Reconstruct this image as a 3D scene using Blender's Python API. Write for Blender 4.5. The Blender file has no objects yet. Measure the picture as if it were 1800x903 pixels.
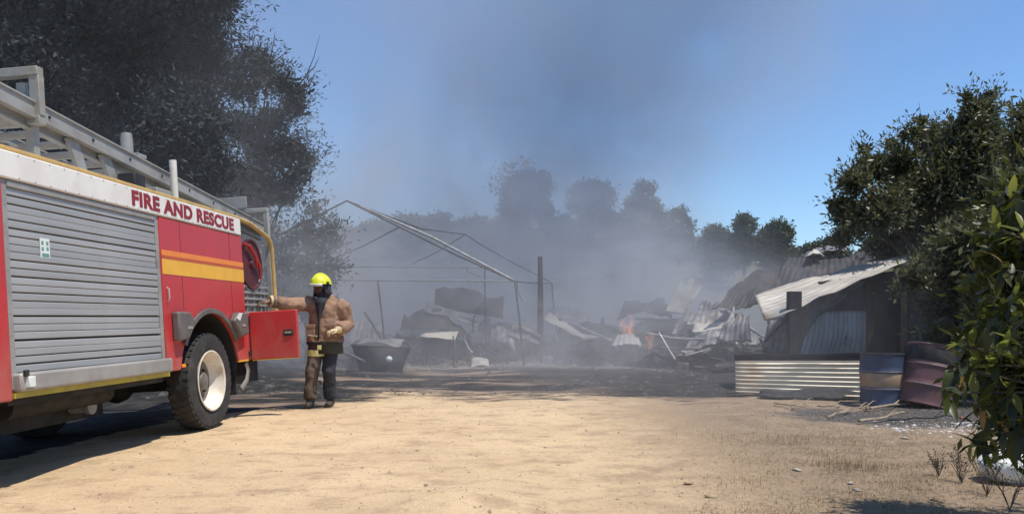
import bpy, bmesh, math, random
import numpy as np
from mathutils import Vector, Matrix, noise as mnoise
R = math.radians
random.seed(7); rng = np.random.default_rng(7)
S = bpy.context.scene; COL = S.collection

# ------------------------------------------------------------------ camera, sky, sun, exposure
F, H, HY = 1386.0, 1.25, 557.0            # focal length in photo pixels, eye height, horizon row
cd = bpy.data.cameras.new('camera'); cam = bpy.data.objects.new('camera', cd); COL.objects.link(cam)
cam.location = (0, 0, H); cam.rotation_euler = (R(90), 0, 0)
cd.sensor_width = 36; cd.lens = 36*F/1800; cd.shift_y = (HY-451.5)/1800; cd.clip_end = 5000; cd.clip_start = .05
S.camera = cam
SUN_EL, SUN_AZ = 68, 118                  # degrees; azimuth clockwise from +Y
W = bpy.data.worlds.new('World'); S.world = W; W.use_nodes = True
wn = W.node_tree; sky = wn.nodes.new('ShaderNodeTexSky'); sky.sky_type = 'NISHITA'; sky.sun_disc = False
sky.sun_elevation = R(SUN_EL); sky.sun_rotation = R(SUN_AZ); sky.air_density = 1.1; sky.dust_density = 0.0; sky.ozone_density = 9.5
wn.links.new(sky.outputs[0], wn.nodes['Background'].inputs[0]); wn.nodes['Background'].inputs[1].default_value = 0.15
ld = bpy.data.lights.new('sun', 'SUN'); sun = bpy.data.objects.new('sun', ld); COL.objects.link(sun)
ld.energy = 4.7; ld.angle = R(.5); ld.color = (1, .93, .82)
sd = Vector((math.sin(R(SUN_AZ))*math.cos(R(SUN_EL)), math.cos(R(SUN_AZ))*math.cos(R(SUN_EL)), math.sin(R(SUN_EL))))
sun.rotation_euler = sd.to_track_quat('Z', 'Y').to_euler(); sun.location = sd*60
S.view_settings.view_transform = 'Standard'; S.view_settings.look = 'None'; S.view_settings.exposure = 0.08; S.view_settings.gamma = 1
S.render.engine = 'CYCLES'
S.cycles.use_denoising = True
try: S.cycles.denoiser = 'OPENIMAGEDENOISE'
except Exception: pass
S.cycles.max_bounces = 6; S.cycles.diffuse_bounces = 3; S.cycles.glossy_bounces = 3; S.cycles.transmission_bounces = 3
S.cycles.volume_bounces = 1; S.cycles.transparent_max_bounces = 16
S.cycles.volume_step_rate = 1.0; S.cycles.volume_max_steps = 128

# ------------------------------------------------------------------ node helper and materials
class N:
    def __init__(s, name, clear=False):
        s.m = bpy.data.materials.new(name); s.m.use_nodes = True; s.t = s.m.node_tree
        s.b = s.t.nodes.get('Principled BSDF'); s.out = s.t.nodes['Material Output']
        if clear: s.t.nodes.remove(s.b); s.b = None
        s._c = None
    def n(s, ty, **kw):
        x = s.t.nodes.new(ty)
        for k, v in kw.items(): setattr(x, k, v)
        return x
    def put(s, sock, v):
        if hasattr(v, 'links'): s.t.links.new(v, sock)
        elif v is not None:
            if isinstance(v, (tuple, list)) and len(v) == 3 and sock.type == 'RGBA': v = (*v, 1)
            sock.default_value = v
    def co(s):
        if s._c is None: s._c = s.n('ShaderNodeTexCoord').outputs['Object']
        return s._c
    def math(s, op, a, b=None, c=None, clamp=False):
        x = s.n('ShaderNodeMath', operation=op, use_clamp=clamp)
        s.put(x.inputs[0], a)
        if b is not None: s.put(x.inputs[1], b)
        if c is not None: s.put(x.inputs[2], c)
        return x.outputs[0]
    def noise(s, scale=5, detail=4, rough=.55, vec=None, stretch=None, dist=0):
        v = vec or s.co()
        if stretch:
            mp = s.n('ShaderNodeMapping'); s.put(mp.inputs[0], v); mp.inputs['Scale'].default_value = stretch; v = mp.outputs[0]
        x = s.n('ShaderNodeTexNoise'); s.put(x.inputs['Vector'], v)
        x.inputs['Scale'].default_value = scale; x.inputs['Detail'].default_value = detail; x.inputs['Roughness'].default_value = rough
        x.inputs['Distortion'].default_value = dist
        return x.outputs[0]
    def smooth(s, v, lo, hi):
        x = s.n('ShaderNodeMapRange', interpolation_type='SMOOTHSTEP'); s.put(x.inputs[0], v)
        x.inputs[1].default_value = lo; x.inputs[2].default_value = hi
        return x.outputs[0]
    def mix(s, f, a, b):
        x = s.n('ShaderNodeMix', data_type='RGBA'); s.put(x.inputs[0], f); s.put(x.inputs[6], a); s.put(x.inputs[7], b)
        return x.outputs[2]
    def xyz(s, v=None):
        x = s.n('ShaderNodeSeparateXYZ'); s.put(x.inputs[0], v or s.co()); return x.outputs
    def bump(s, h, strength=.3, dist=.01):
        x = s.n('ShaderNodeBump'); s.put(x.inputs['Height'], h); x.inputs['Strength'].default_value = strength; x.inputs['Distance'].default_value = dist
        s.put(s.b.inputs['Normal'], x.outputs[0])
    def set(s, **kw):
        for k, v in kw.items(): s.put(s.b.inputs[k.replace('_', ' ')], v)
        return s

def mat(name, c1, c2=None, rough=.6, metal=0, scale=6, bump=0, stretch=None, spec=.5, lo=.35, hi=.65, c3=None):
    """two tone noisy surface, optionally with a third stain tone"""
    k = N(name); k.set(Roughness=rough, Metallic=metal); k.b.inputs['Specular IOR Level'].default_value = spec
    if c2 is None: c2 = tuple(v*.8 for v in c1)
    col = k.mix(k.smooth(k.noise(scale, 5, .6, stretch=stretch), lo, hi), c1, c2)
    if c3: col = k.mix(k.smooth(k.noise(scale*.37, 6, .65), .55, .68), col, c3)
    k.set(Base_Color=col)
    if bump: k.bump(k.noise(scale*4, 5, .6, stretch=stretch), .5, bump)
    return k.m

M = {}
k = N('red_paint'); X, Y_, Z = k.xyz()
col = k.mix(k.smooth(k.noise(1.6, 5, .6), .35, .7), (.50, .034, .034), (.43, .036, .037))
dust = k.math('MULTIPLY', k.smooth(k.math('ADD', k.math('MULTIPLY', k.noise(5, 6, .7, stretch=(1, 1, .5)), 1.4), k.math('MULTIPLY', Z, -.75)), -.35, .45), .42)
col = k.mix(dust, col, (.36, .20, .15)); col = k.mix(k.math('MULTIPLY', k.smooth(k.noise(30, 4, .7, stretch=(1, .25, 2)), .62, .7), .35), col, (.5, .2, .17))
k.set(Base_Color=col, Roughness=k.math('ADD', .3, k.math('MULTIPLY', dust, .5))); M['red'] = k.m
M['red_dark'] = mat('dark_red_paint', (.10, .012, .018), (.06, .01, .013), .5, scale=5)
M['cream'] = mat('cream_paint', (.78, .75, .69), (.70, .665, .60), .4, scale=2.5, c3=(.62, .58, .5))
M['yellow'] = mat('yellow_tape', (.78, .42, .045), (.72, .38, .04), .45, scale=4)
M['orange'] = mat('orange_tape', (.80, .24, .04), (.74, .22, .035), .45, scale=4)
M['lettering'] = mat('dark_red_lettering', (.27, .018, .028), (.23, .016, .024), .5)
M['yellow_rail'] = mat('yellow_rail_paint', (.62, .40, .12), (.50, .33, .12), .45, scale=8, c3=(.35, .26, .14))
M['alu'] = mat('dull_aluminium', (.36, .345, .315), (.29, .275, .25), .5, .2, scale=4, c3=(.23, .21, .18))
M['slat'] = mat('shutter_aluminium', (.40, .405, .40), (.34, .345, .345), .5, .2, scale=1.6, stretch=(1, .4, 4), c3=(.28, .265, .24))
t_ = M['slat'].node_tree; b_ = t_.nodes['Principled BSDF']; lk_ = b_.inputs['Base Color'].links[0].from_socket
oi = t_.nodes.new('ShaderNodeObjectInfo'); mr = t_.nodes.new('ShaderNodeMapRange'); mr.inputs[3].default_value = .91; mr.inputs[4].default_value = 1.07; t_.links.new(oi.outputs['Random'], mr.inputs[0])
vm = t_.nodes.new('ShaderNodeVectorMath'); vm.operation = 'SCALE'; t_.links.new(lk_, vm.inputs[0]); t_.links.new(mr.outputs[0], vm.inputs['Scale']); t_.links.new(vm.outputs[0], b_.inputs['Base Color'])
M['grey_frame'] = mat('grey_frame_paint', (.38, .365, .325), (.29, .28, .245), .5, .1, scale=5, c3=(.28, .25, .2))
M['rubber'] = mat('rubber', (.022, .022, .023), (.04, .037, .034), .8, scale=9, bump=.004, c3=(.075, .062, .05))
M['black'] = mat('black_paint', (.014, .014, .016), (.03, .029, .028), .6, scale=7)
M['under'] = mat('undercarriage', (.02, .02, .02), (.045, .04, .035), .8, scale=5)
M['flare'] = mat('aluminium_flare', (.15, .132, .12), (.11, .098, .09), .55, .1, scale=5)
M['rim'] = mat('rim_paint', (.74, .68, .57), (.62, .55, .45), .5, scale=5, c3=(.45, .36, .27))
M['hub'] = mat('shaded_hub_paint', (.19, .165, .14), (.11, .095, .08), .6, scale=6)  # shadow inside the deep wheel dish is painted into this tone
M['lamp'] = mat('amber_lens', (.85, .28, .02), (.8, .25, .02), .25)
M['glass'] = mat('dark_glass', (.02, .025, .03), (.03, .035, .04), .08)
M['white'] = mat('white_plastic', (.72, .76, .72), (.68, .72, .69), .4)
M['sign_green'] = mat('sign_green', (.16, .30, .24), (.14, .27, .22), .5)
M['char'] = mat('charred_wood', (.012, .012, .014), (.035, .033, .033), .9, scale=9, bump=.01, stretch=(1, 1, .25))
M['pipe'] = mat('scorched_pipe', (.035, .034, .036), (.09, .08, .075), .6, .4, scale=10)
M['pale_pipe'] = mat('galvanised_pipe', (.34, .34, .34), (.22, .215, .21), .5, .5, scale=9)
M['zinc'] = mat('bleached_zinc', (.48, .46, .42), (.36, .34, .30), .55, .1, scale=3, bump=.003, c3=(.22, .16, .115))
M['roof_zinc'] = mat('sooty_roof_zinc', (.38, .355, .315), (.27, .25, .22), .55, .1, scale=2.5, bump=.003, stretch=(.4, .4, 1.5), c3=(.16, .115, .085))
M['zinc_cream'] = mat('cream_sheet', (.66, .60, .475), (.54, .48, .37), .5, .1, scale=3, stretch=(.4, 1, 1), c3=(.5, .38, .26))
M['zinc_grey'] = mat('smoked_zinc', (.25, .245, .24), (.13, .125, .125), .55, .25, scale=3, bump=.004, c3=(.2, .13, .09))
M['zinc_dark'] = mat('burnt_and_shaded_sheet', (.04, .04, .043), (.02, .02, .022), .75, .1, scale=3, bump=.004, c3=(.07, .052, .042))
M['zinc_blue'] = mat('bluish_sheet', (.46, .48, .52), (.30, .32, .36), .5, .25, scale=3, stretch=(1, 1, .3), c3=(.12, .11, .12))
M['stick'] = mat('dry_wood', (.33, .26, .18), (.22, .17, .12), .85, scale=12)
M['drum_rust'] = mat('maroon_drum', (.15, .062, .062), (.10, .048, .048), .55, .1, scale=3.5, c3=(.10, .06, .05))
M['drum_blue'] = mat('blue_drum', (.045, .07, .13), (.03, .045, .085), .5, .1, scale=3, c3=(.1, .08, .07))
M['drum_tan'] = mat('scorched_band', (.42, .27, .15), (.28, .19, .12), .6, .1, scale=5, c3=(.16, .12, .1))
M['bare_steel'] = mat('bare_steel', (.62, .55, .5), (.45, .4, .36), .4, .5, scale=8)
M['rib'] = mat('highlight_rib', (.34, .28, .25), (.16, .12, .11), .5, .3, scale=9)  # pale tone paints the thin highlights along the drum ribs
M['ash_white'] = mat('white_ash', (.55, .54, .52), (.38, .37, .36), .9, scale=12)
M['brick'] = mat('scorched_block', (.2, .16, .14), (.1, .09, .085), .9, scale=5, bump=.01)
M['bark'] = mat('bark', (.085, .065, .05), (.05, .04, .033), .9, scale=8, bump=.02, stretch=(1, 1, .3))
M['coat'] = mat('tan_turnout_cloth', (.33, .20, .125), (.23, .135, .085), .85, scale=7, bump=.006, c3=(.12, .07, .045))
M['coat_dark'] = mat('navy_cloth', (.02, .024, .035), (.035, .036, .042), .85, scale=8, bump=.006)
M['trouser'] = mat('brown_trouser_cloth', (.12, .085, .06), (.075, .055, .04), .85, scale=7, bump=.006)
M['helmet'] = mat('fluorescent_helmet', (.70, .74, .025), (.55, .58, .03), .5, scale=9, c3=(.40, .40, .07))
M['reflect'] = mat('lime_reflective_tape', (.72, .66, .27), (.6, .55, .22), .45, scale=9)
M['glove'] = mat('pale_leather', (.62, .5, .28), (.45, .36, .22), .7, scale=9)
M['glove_brown'] = mat('brown_leather', (.23, .155, .10), (.14, .095, .065), .7, scale=9)
M['skin'] = mat('dark_skin', (.07, .037, .024), (.055, .03, .02), .45, scale=12)
M['eye'] = mat('eye_white', (.6, .57, .53), None, .25)
M['visor'] = mat('clear_visor', (.55, .56, .55), (.5, .5, .5), .15)
M['boot'] = mat('boot_rubber', (.03, .028, .027), (.06, .05, .042), .6, scale=9)
M['leaf_litter'] = mat('dead_leaf', (.42, .32, .18), (.28, .2, .12), .8)
M['paper'] = mat('torn_paper', (.45, .42, .36), (.34, .31, .27), .8)
M['red_plastic'] = mat('red_plastic', (.6, .04, .04), None, .4)

def leaf_mat(name, dark, light, trans=.35, rough=.45):
    k = N(name); a = k.n('ShaderNodeAttribute', attribute_name='tint').outputs['Fac']
    col = k.mix(a, dark, light); k.set(Base_Color=col, Roughness=rough); k.b.inputs['Specular IOR Level'].default_value = .45
    tr = k.n('ShaderNodeBsdfTranslucent'); k.put(tr.inputs[0], k.mix(.5, col, tuple(min(1, v*1.5) for v in light)))
    mx = k.n('ShaderNodeMixShader'); mx.inputs[0].default_value = trans
    k.t.links.new(k.b.outputs[0], mx.inputs[1]); k.t.links.new(tr.outputs[0], mx.inputs[2]); k.t.links.new(mx.outputs[0], k.out.inputs[0])
    return k.m
M['leaf_left'] = leaf_mat('needle_foliage', (.014, .02, .018), (.06, .072, .066), .12, .75)
M['leaf_right'] = leaf_mat('olive_foliage', (.02, .028, .013), (.14, .142, .06), .28)
M['leaf_far'] = leaf_mat('far_foliage', (.035, .055, .028), (.075, .105, .05), .2)
M['leaf_dry'] = leaf_mat('dry_foliage', (.20, .14, .08), (.34, .25, .15), .3)
M['leaf_near'] = leaf_mat('glossy_leaf', (.02, .028, .009), (.085, .10, .018), .34, .38)
M['leaf_lime'] = leaf_mat('sunlit_leaf', (.12, .15, .025), (.22, .24, .05), .45, .35)  # sunlit leaves: the light is painted in as a paler green
M['leaf_brown'] = leaf_mat('dead_hanging_leaf', (.22, .13, .05), (.30, .2, .09), .35)
M['grass'] = leaf_mat('dry_grass', (.13, .095, .06), (.42, .33, .20), .25, .8)

# ------------------------------------------------------------------ geometry helpers
def P(px, py, Y):                       # photo pixel at depth Y -> point of the place
    return Vector(((px-900)/F*Y, Y, H+(HY-py)/F*Y))
def sstep(a, b, v):
    t = np.clip((v-a)/(b-a), 0, 1); return t*t*(3-2*t)
TH = math.atan(105/F); TD = 4.07; LEAN = R(3.4)
def lateral(x, y): return -math.cos(TH)*x+math.sin(TH)*y-TD, math.sin(TH)*x+math.cos(TH)*y
def gz(x, y):
    x = np.asarray(x, float); y = np.asarray(y, float)
    h = .018*np.sin(x*1.7+y*.6)*np.sin(y*1.3-x*.5)+.012*np.sin(x*4.1+1.3)*np.sin(y*3.3+.4)+.006*np.sin(x*9.7+y*3)*np.sin(y*8.1)
    h = h*sstep(3, 6, np.hypot(x+3.6, y-8.9)*3)
    h = h+.11*np.exp(-(((x+.30)/.42)**2+((y-5.15)/.42)**2))
    w, u = lateral(x, y)
    h = h-math.tan(LEAN)*np.clip(w+.15, 0, 2.9)*(1-sstep(10.5, 13, u))
    h = h+6.6*sstep(36, 88, y)*(1+.12*np.sin(x*.05+1)) + 3*sstep(90, 300, y)
    h = h+.12*sstep(14, 20, y)*np.sin(x*.9+.7*y)*.4
    return h
def g(x, y): return float(gz(x, y))

class MB:
    def __init__(s): s.v = []; s.f = []
    def add(s, vs, fs):
        o = len(s.v); s.v += [tuple(p) for p in vs]; s.f += [tuple(i+o for i in f) for f in fs]; return s
    def box(s, x0, x1, y0, y1, z0, z1):
        v = [(x0,y0,z0),(x1,y0,z0),(x1,y1,z0),(x0,y1,z0),(x0,y0,z1),(x1,y0,z1),(x1,y1,z1),(x0,y1,z1)]
        return s.add(v, [(0,3,2,1),(4,5,6,7),(0,1,5,4),(1,2,6,5),(2,3,7,6),(3,0,4,7)])
    def bar(s, a, b, w, h, up=(0,0,1)):
        a, b = Vector(a), Vector(b); d = (b-a).normalized(); u = Vector(up)
        sx = d.cross(u)
        if sx.length < 1e-4: sx = d.cross(Vector((1,0,0)))
        sx.normalize(); u = sx.cross(d); sx *= w/2; u *= h/2
        v = [a-sx-u, a+sx-u, a+sx+u, a-sx+u, b-sx-u, b+sx-u, b+sx+u, b-sx+u]
        return s.add(v, [(0,1,2,3),(7,6,5,4),(0,4,5,1),(1,5,6,2),(2,6,7,3),(3,7,4,0)])
    def tube(s, path, rad, n=8, cap=True, flat=None):
        path = [Vector(p) for p in path]; k = len(path)
        if not isinstance(rad, (list, tuple)): rad = [rad]*k
        ref = None; vs = []
        for i, p in enumerate(path):
            d = (path[min(i+1, k-1)]-path[max(i-1, 0)]).normalized()
            if ref is None: ref = d.cross(Vector((0,0,1))) if abs(d.z) < .9 else d.cross(Vector((0,1,0)))
            ref = (ref-d*ref.dot(d)).normalized(); q = d.cross(ref)
            r = rad[i]; rx, ry = r if isinstance(r, tuple) else (r, r)
            for j in range(n):
                t = 2*math.pi*j/n; vs.append(p+ref*(rx*math.cos(t))+q*(ry*math.sin(t)))
        fs = [(i*n+j, i*n+(j+1) % n, (i+1)*n+(j+1) % n, (i+1)*n+j) for i in range(k-1) for j in range(n)]
        if cap: fs += [tuple(range(n))[::-1], tuple(range((k-1)*n, k*n))]
        return s.add(vs, fs)
    def rings(s, rs, n=16, cap=True):    # rs: (cx,cy,cz,rx,ry) horizontal ellipses
        vs = [(cx+rx*math.cos(2*math.pi*j/n), cy+ry*math.sin(2*math.pi*j/n), cz) for cx,cy,cz,rx,ry in rs for j in range(n)]
        k = len(rs); fs = [(i*n+j, i*n+(j+1) % n, (i+1)*n+(j+1) % n, (i+1)*n+j) for i in range(k-1) for j in range(n)]
        if cap: fs += [tuple(range(n))[::-1], tuple(range((k-1)*n, k*n))]
        return s.add(vs, fs)
    def ball(s, c, rx, ry=None, rz=None, n=10, k=7):
        ry = ry or rx; rz = rz or rx
        return s.rings([(c[0], c[1], c[2]-rz*math.cos(math.pi*(i+.15)/(k-.7)), rx*math.sin(math.pi*(i+.15)/(k-.7)), ry*math.sin(math.pi*(i+.15)/(k-.7))) for i in range(k)], n)
    def lathe(s, prof, n=32, axis='x', c=(0,0,0), close=False):   # prof: (along, radius)
        vs = []
        for a, r in prof:
            for j in range(n):
                t = 2*math.pi*j/n; p, q = r*math.cos(t), r*math.sin(t)
                v = {'x': (a, p, q), 'y': (p, a, q), 'z': (p, q, a)}[axis]; vs.append((v[0]+c[0], v[1]+c[1], v[2]+c[2]))
        k = len(prof); m = k if close else k-1
        fs = [(i*n+j, i*n+(j+1) % n, ((i+1) % k)*n+(j+1) % n, ((i+1) % k)*n+j) for i in range(m) for j in range(n)]
        return s.add(vs, fs)
    def prism(s, poly, x0, x1):          # poly in (y,z), extruded along x
        n = len(poly); vs = [(x0, a, b) for a, b in poly]+[(x1, a, b) for a, b in poly]
        return s.add(vs, [tuple(range(n)), tuple(range(n, 2*n))[::-1]]+[(i, i+n, (i+1) % n+n, (i+1) % n) for i in range(n)])
    def mesh(s, name, m=None, smooth=True, ang=35):
        me = bpy.data.meshes.new(name); me.from_pydata([tuple(v) for v in s.v], [], s.f)
        bm = bmesh.new(); bm.from_mesh(me); bmesh.ops.recalc_face_normals(bm, faces=bm.faces); bm.to_mesh(me); bm.free()
        if m: me.materials.append(m)
        if smooth:
            me.polygons.foreach_set('use_smooth', [True]*len(me.polygons)); me.set_sharp_from_angle(angle=R(ang))
        me.update(); return me
    def build(s, name, m, parent=None, bevel=0, ang=35, **kw):
        return link(name, s.mesh(name, m, ang=ang), parent, bevel, **kw)
def link(name, me, parent=None, bevel=0, label=None, cat=None, group=None, kind=None, loc=None, rot=None):
    o = bpy.data.objects.new(name, me); COL.objects.link(o)
    if parent: o.parent = parent
    if loc is not None: o.location = loc
    if rot is not None: o.rotation_euler = rot
    if bevel:
        b = o.modifiers.new('bevel', 'BEVEL'); b.width = bevel; b.segments = 2; b.limit_method = 'ANGLE'; b.angle_limit = R(40)
    for k, v in (('label', label), ('category', cat), ('group', group), ('kind', kind)):
        if v: o[k] = v
    return o
def thing(name, label, cat, loc=(0,0,0), rot=(0,0,0), group=None):
    return link(name, None, None, 0, label, cat, group, None, loc, rot)
def jit(v, a): return Vector(v)+Vector((random.uniform(-a,a), random.uniform(-a,a), random.uniform(-a,a)))

# ------------------------------------------------------------------ ground
def axis(a, b, step, far, growth):
    c = list(np.arange(a, b+1e-6, step)); d = step; v = b
    while v < far[1]: d *= growth; v += d; c.append(v)
    d = step; v = a; pre = []
    while v > far[0]: d *= growth; v -= d; pre.append(v)
    return np.array(pre[::-1]+c)
xs = axis(-12, 11, .115, (-420, 420), 1.16); ys = axis(2.2, 24, .115, (-60, 900), 1.10)
gx, gy = np.meshgrid(xs, ys); gzv = gz(gx, gy)
nx, ny = len(xs), len(ys)
gme = bpy.data.meshes.new('ground'); vv = np.stack([gx, gy, gzv], -1).reshape(-1, 3)
ii = np.arange((ny-1)*nx).reshape(ny-1, nx)[:, :-1].ravel()
ff = np.stack([ii, ii+1, ii+1+nx, ii+nx], -1)
gme.from_pydata(vv.tolist(), [], ff.tolist()); gme.polygons.foreach_set('use_smooth', [True]*len(gme.polygons))
k = N('sandy_yard'); X, Y_, Z = k.xyz()
big = k.noise(.55, 4, .6); mid = k.noise(2.4, 6, .65, stretch=(1, 1.3, 1)); fine = k.noise(22, 6, .7); grit = k.noise(120, 3, .6)
sand = k.mix(k.smooth(big, .35, .65), (.65, .485, .298), (.565, .415, .252))
sand = k.mix(k.math('MULTIPLY', k.smooth(mid, .48, .68), .75), sand, (.40, .275, .175))
sand = k.mix(k.math('MULTIPLY', k.smooth(fine, .52, .72), .55), sand, (.30, .215, .145))
sand = k.mix(k.math('MULTIPLY', k.smooth(k.noise(8, 6, .7, dist=.6), .60, .68), .5), sand, (.66, .50, .33))
sand = k.mix(k.math('MULTIPLY', k.smooth(grit, .60, .72), .65), sand, (.17, .12, .085))
sand = k.mix(k.math('MULTIPLY', k.smooth(k.noise(5.5, 7, .72, stretch=(.6, 1.5, 1), dist=.8), .53, .66), .55), sand, (.35, .25, .165))
sand = k.mix(k.math('MULTIPLY', k.smooth(k.noise(1.3, 7, .7, dist=1.2), .54, .66), .35), sand, (.44, .32, .215))
# trampled dry turf to the right
rgt = k.smooth(k.math('ADD', k.math('ADD', X, k.math('MULTIPLY', Y_, -.06)), k.math('MULTIPLY', mid, 2.4)), .9, 3.4)
turf = k.mix(k.smooth(fine, .38, .62), (.225, .17, .12), (.12, .095, .07))
turf = k.mix(k.math('MULTIPLY', k.smooth(mid, .4, .62), .6), turf, (.34, .25, .17))
col = k.mix(k.math('MULTIPLY', rgt, .85), sand, turf)
# burnt ground beyond the yard, with a frayed edge, plus shade painted beside the truck
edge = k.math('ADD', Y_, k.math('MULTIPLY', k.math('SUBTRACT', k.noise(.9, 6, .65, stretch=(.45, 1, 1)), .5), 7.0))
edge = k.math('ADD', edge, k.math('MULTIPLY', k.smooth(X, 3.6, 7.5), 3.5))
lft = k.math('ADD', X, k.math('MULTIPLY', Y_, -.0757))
edge = k.math('ADD', edge, k.math('MULTIPLY', k.smooth(k.math('ADD', k.math('MULTIPLY', lft, -1.0), k.math('MULTIPLY', mid, .8)), 5.4, 6.4), 14.0))  # left of the truck the dark ground is painted tree shade
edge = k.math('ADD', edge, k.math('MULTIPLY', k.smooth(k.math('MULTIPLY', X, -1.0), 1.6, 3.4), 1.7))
burn_and_shade = k.smooth(k.math('ADD', edge, k.math('MULTIPLY', k.math('SUBTRACT', k.noise(5, 6, .7, stretch=(.6, 1.2, 1)), .5), 3.0)), 11.6, 13.0)
soot_and_shade = k.mix(k.smooth(k.noise(3, 6, .7), .4, .7), (.022, .022, .023), (.055, .052, .05))
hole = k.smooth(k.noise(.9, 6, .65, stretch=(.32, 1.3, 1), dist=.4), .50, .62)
soot_and_shade = k.mix(k.math('MULTIPLY', k.math('MULTIPLY', hole, k.math('SUBTRACT', 1.0, k.smooth(X, -1.0, 2.5))), k.math('MULTIPLY', k.smooth(X, -5.0, -4.0), .8)), soot_and_shade, (.31, .225, .165))
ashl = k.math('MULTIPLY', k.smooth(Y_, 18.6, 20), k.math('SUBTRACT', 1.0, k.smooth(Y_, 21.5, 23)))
soot_and_shade = k.mix(k.math('MULTIPLY', ashl, k.smooth(k.noise(2.2, 6, .7, stretch=(.6, 1.6, 1)), .42, .6)), soot_and_shade, (.30, .265, .22))
col = k.mix(burn_and_shade, col, soot_and_shade)
# patch of soot and ash at the foot of the drums
dx = k.math('DIVIDE', k.math('SUBTRACT', X, 5.1), 1.7); dy = k.math('DIVIDE', k.math('SUBTRACT', Y_, 9.9), 1.1)
dd = k.math('ADD', k.math('ADD', k.math('MULTIPLY', dx, dx), k.math('MULTIPLY', dy, dy)), k.math('MULTIPLY', k.math('SUBTRACT', k.noise(1.6, 6, .7), .5), 2.4))
col = k.mix(k.math('SUBTRACT', 1.0, k.smooth(dd, .5, 1.2)), col, k.mix(k.smooth(fine, .45, .6), (.05, .048, .047), (.13, .12, .115)))
col = k.mix(k.smooth(Y_, 27, 34), col, k.mix(k.smooth(mid, .4, .6), (.06, .065, .035), (.11, .095, .055)))
k.set(Base_Color=col, Roughness=.95); k.b.inputs['Specular IOR Level'].default_value = .15
hsum = k.math('ADD', k.math('MULTIPLY', mid, 1.0), k.math('ADD', k.math('MULTIPLY', fine, .55), k.math('MULTIPLY', grit, .16)))
k.bump(hsum, .9, .035)
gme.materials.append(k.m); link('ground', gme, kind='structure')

# ------------------------------------------------------------------ fire truck (local: x outward to the right, y rearwards, z up)
n_left = Vector((-math.cos(TH), math.sin(TH), 0))
root = thing('fire_truck', 'red fire engine with grey roller shutter and ladder on its roof', 'fire truck')
root.matrix_world = Matrix.Translation(n_left*TD) @ Matrix.Rotation(-TH, 4, 'Z') @ Matrix.Translation((0,0,H)) @ Matrix.Rotation(-LEAN, 4, 'Y') @ Matrix.Translation((0,0,-H))
WU, WR = 8.62, .535                       # rear wheel centre and radius
U0, US, UE, UB = 5.43, 7.62, 9.6, 10.78   # shutter start, shutter end, end of side panel, tail
Z0, ZB, ZT = .70, 2.265, 2.475
arch = [(WU+.72*math.cos(a), max(Z0, .60+.70*math.sin(a))) for a in np.linspace(0, math.pi, 17)]
arch[0] = (WU+.72, Z0); arch[-1] = (WU-.72, Z0)
poly = [(US, Z0)]+arch[::-1]+[(UE, Z0), (UE, ZB), (US, ZB)]
MB().prism(poly, -2.3, 0).build('body', M['red'], root, .012)
MB().box(-2.3, -.045, U0, US-.002, Z0+.02, ZB-.002).build('locker', M['black'], root)
MB().box(-2.28, .002, 4.4, U0-.002, Z0-.06, ZB-.004).build('door_post', M['red'], root, .015)
band = MB().box(-2.3, .012, 4.4, UE-.03, ZB+.002, ZT).build('header_band', M['cream'], root, .012)
MB().box(-2.29, -.002, UE+.003, UB, Z0+.02, 1.30).build('tail_locker', M['red'], root, .012)
MB().box(-2.2, -.75, UE+.003, UE+.05, 1.303, ZB).build('tail_bulkhead', M['black'], root)
MB().box(-2.2, -.06, UE+.06, UB, 1.303, 1.33).build('tail_deck', M['alu'], root)
# roof gutter / yellow top edge with a raised bracket, then the rail dropping to the tail hoop
MB().bar((-.03, 4.4, ZT+.02), (-.03, UE-.03, ZT+.02), .06, .036).build('roof_edge', M['yellow_rail'], root, .008)
MB().tube([(-.05, UE-.04, ZT+.02), (-.05, 10.0, ZT-.0), (-.05, 10.55, 2.36), (-.05, 10.68, 2.30), (-.05, 10.72, 2.2), (-.05, 10.74, 1.6), (-.05, 10.74, 1.33)], .03, 8).build('grab_rail', M['yellow_rail'], root)
# shutter: frame strips + slats
for a, b in (((U0+.0, U0+.06), (Z0+.02, ZB-.002)), ((US-.062, US-.004), (Z0+.02, ZB-.002))):
    MB().box(-.05, -.012, a[0], a[1], b[0], b[1]).build('shutter_guide', M['alu'], root, .004)
MB().box(-.05, -.004, U0+.061, US-.064, ZB-.055, ZB-.004).build('shutter_hood', M['alu'], root, .006)
SH = (ZB-.055-.845)/23
sp = [(-.043, .0), (-.024, .001), (-.0205, .006), (-.020, SH*.5), (-.0205, SH-.011), (-.024, SH-.007), (-.043, SH-.006)]
sm = MB().add([(x, U0+.062, z) for x, z in sp]+[(x, US-.064, z) for x, z in sp],
              [tuple(range(7)), tuple(range(7, 14))[::-1]]+[(i, i+7, (i+1) % 7+7, (i+1) % 7) for i in range(7)]).mesh('shutter_slat', M['slat'], ang=25)
for i in range(23):
    link('shutter_slat', sm, root, loc=(random.uniform(-.0015, .001), 0, .845+i*SH), rot=(R(random.uniform(-.06, .06)), 0, R(random.uniform(-.05, .05))))
MB().prism([(U0+.02, .70), (US+.02, .70), (US+.02, .838), (U0+.02, .838)], -.05, .055).build('shutter_sill', M['alu'], root, .02)
lk = MB().box(.05, .085, U0+.06, U0+.13, .73, .81).build('latch', M['white'], root, .006)
MB().box(.055, .078, U0+.035, U0+.075, .813, .86).build('knob', M['black'], lk, .004)
MB().box(-.04, -.006, U0+.02, US+.05, .655, .696).build('reflective_strip', mat('worn_yellow_strip', (.52, .43, .05), (.4, .33, .06), .5, scale=7), root)
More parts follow.
